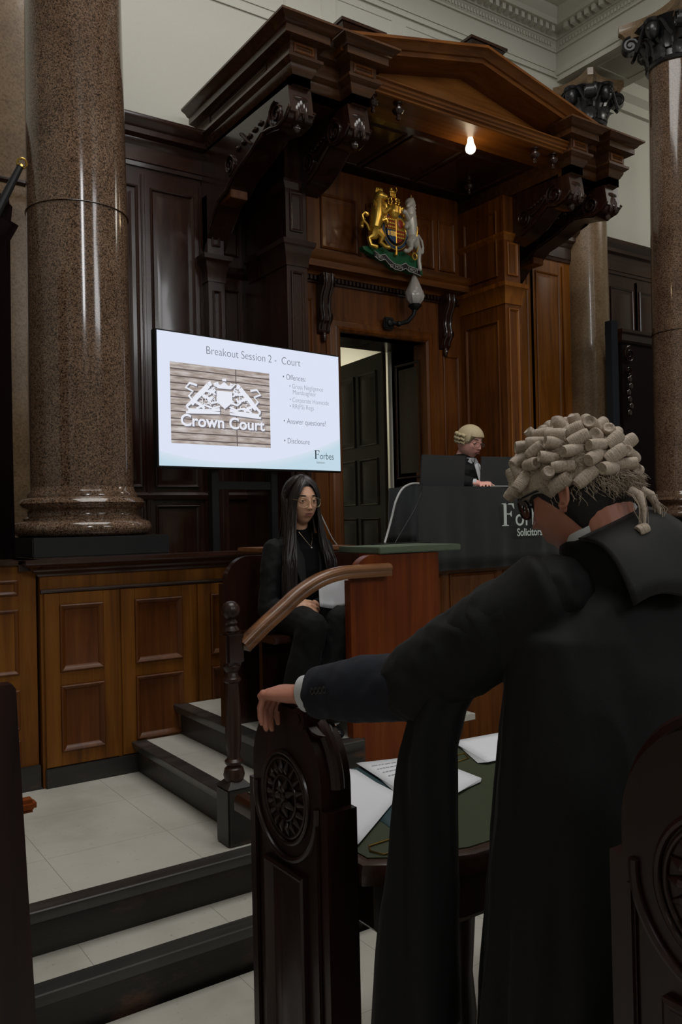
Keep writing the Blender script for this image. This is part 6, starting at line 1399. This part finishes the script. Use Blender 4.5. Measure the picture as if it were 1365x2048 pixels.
for S0, E0_, W0 in ((LJ, LE, Lw), (RJ, RE, Rw_)):
    body.tube([nj - UZ * .06, S0], [.06, .058], 12, round_ends=True); body.tube([S0, E0_], [.055, .042], 12, round_ends=True); body.tube([E0_, W0], [.042, .027], 12, round_ends=True)
hand(body, Rw_, (.9, -.25, -.03), (0, .1, -1), (.2, 1, 0), [(.25, .35, .2)] * 4, s=1.0, thumb=[(.7, .5, .1), (.9, .2, .2), (.9, .1, .2)]); hand(body, Lw, (-.6, -.6, 0), (0, 0, -1), (-.6, .6, 0), [(.3, .4, .3)] * 4, s=1.0)
for sg in (-1, 1):
    h = hj + RJt * .09 * sg; k = h + FJt * .34; f_ = Vector((k.x, k.y + .02, ZJ + .08)); h2 = Vector((h.x, h.y, h.z)); body.tube([h2, k], [.08, .06], 12, round_ends=True); body.tube([k, f_], [.06, .04], 12, round_ends=True); body.tube([f_ - UZ * .035, f_ + FJt * .14 - UZ * .045], [.038, .03], 12, round_ends=True)
bj = fuse('body', body, M['skinJ'], pj_, voxel=.005, smooth=2); bj['label'] = 'judge body with lowered pink face and clasped hands'
face_parts(Mj, bj, s=sJ)
glasses(Mj, bj, 'frameblk', .0255, .017, .0014, s=sJ, y=.109, z=-.004, round_=3)
mb = MB(); mb.tube([nj - UZ * .01, nj - UZ * .045, nj - UZ * .2, nj - UZ * .38, hj - UZ * .02], [(.115, .10), (.195, .135), (.235, .165), (.23, .17), (.24, .17)], 26, up=RJt, round_ends=True)
for S0, E0_, W0 in ((LJ, LE, Lw), (RJ, RE, Rw_)):
    mb.tube([nj - UZ * .06, S0 + UZ * .008], [.07, .078], 14, round_ends=True); mb.tube([S0, S0.lerp(E0_, .5), E0_], [.078, .085, .075], 16, round_ends=True); mb.tube([E0_, W0 - (W0 - E0_).normalized() * .03], [.07, .045], 16)
rb_ = fuse('robe', mb, M['gown'], bj, voxel=.007, smooth=2, fn=folds(9, .008, seed=12))
mb = MB(); d_ = (Rw_ - RE).normalized(); mb.tube([Rw_ - d_ * .05, Rw_ - d_ * .008], [.036, .035], 14); mb.build('shirt_cuff', M['shirt'], bj)
mb = MB()
for sg in (-1, 1): mb.face([mb.bm.verts.new(p) for p in (nj + FJt * .135 + RJt * .004 * sg + UZ * .005, nj + FJt * .130 + RJt * .032 * sg - UZ * .01, nj + FJt * .180 + RJt * .040 * sg - UZ * .15, nj + FJt * .185 + RJt * .006 * sg - UZ * .15)])
bd = mb.build('white_bands', M['shirt'], bj, smooth=False); md = bd.modifiers.new('s', 'SOLIDIFY'); md.thickness = .004
mb = MB(); mb.rings([ringpts(nj + UZ * .0 + FJt * .012, UZ, .078, .080, RJt), ringpts(nj + UZ * .045 + FJt * .018, UZ, .070, .076, RJt), ringpts(nj + UZ * .045 + FJt * .018, UZ, .066, .071, RJt), ringpts(nj + FJt * .012, UZ, .072, .075, RJt)], cap=False, loop=True)
for sg in (-1, 1): mb.prism([(0, 0), (.05, .02), (.02, .05)], lambda u, v, w_: nj + FJt * (.092 + w_) + RJt * sg * (u + .01) + UZ * (v - .005), 0, .004)
mb.build('wing_collar', M['shirt'], bj, ang=50)
# bench wig: smooth frizzed crown, two rows of side curls
wj = lambda az, el, k=1.0: Mj @ Vector((.089 * k * math.cos(el) * math.sin(az), -.002 + .109 * k * math.cos(el) * math.cos(az), .030 + .098 * k * math.sin(el)))
mb = MB(); rr = []
for i in range(20):
    ring = []
    for j in range(56):
        az = 2 * PI * j / 56; aa = abs((az + PI) % (2 * PI) - PI); lim = .22 if aa < 1.0 else (-.35 if aa < 1.9 else -.75); el = PI / 2 * .985 - i / 19 * (PI / 2 * .985 - lim); ring.append(wj(az, el, 1.02 + .008 * math.sin(j * 2.7 + i * 1.9)))
    rr.append(ring)
mb.rings(rr); wjo = mb.build('wig', M['wigJ'], bj, ang=80, label='pale yellowish wig with side curls')
rn = random.Random(9); cnt = 100
for sg in (-1, 1):
    for r_, el in enumerate((.15, -.12, -.38)):
        for k in range(5):
            az = sg * (1.45 + k * .32); c = wj(az, el, 1.07); mb = MB(); roll(mb, c, (wj(az + .02, el, 1.07) - c) + (wj(az, el + .02, 1.07) - c) * .3, .0125, .036, seed=cnt, seg=12); cnt += 1; mb.build('curl', M['wigJ'], wjo, ang=70)
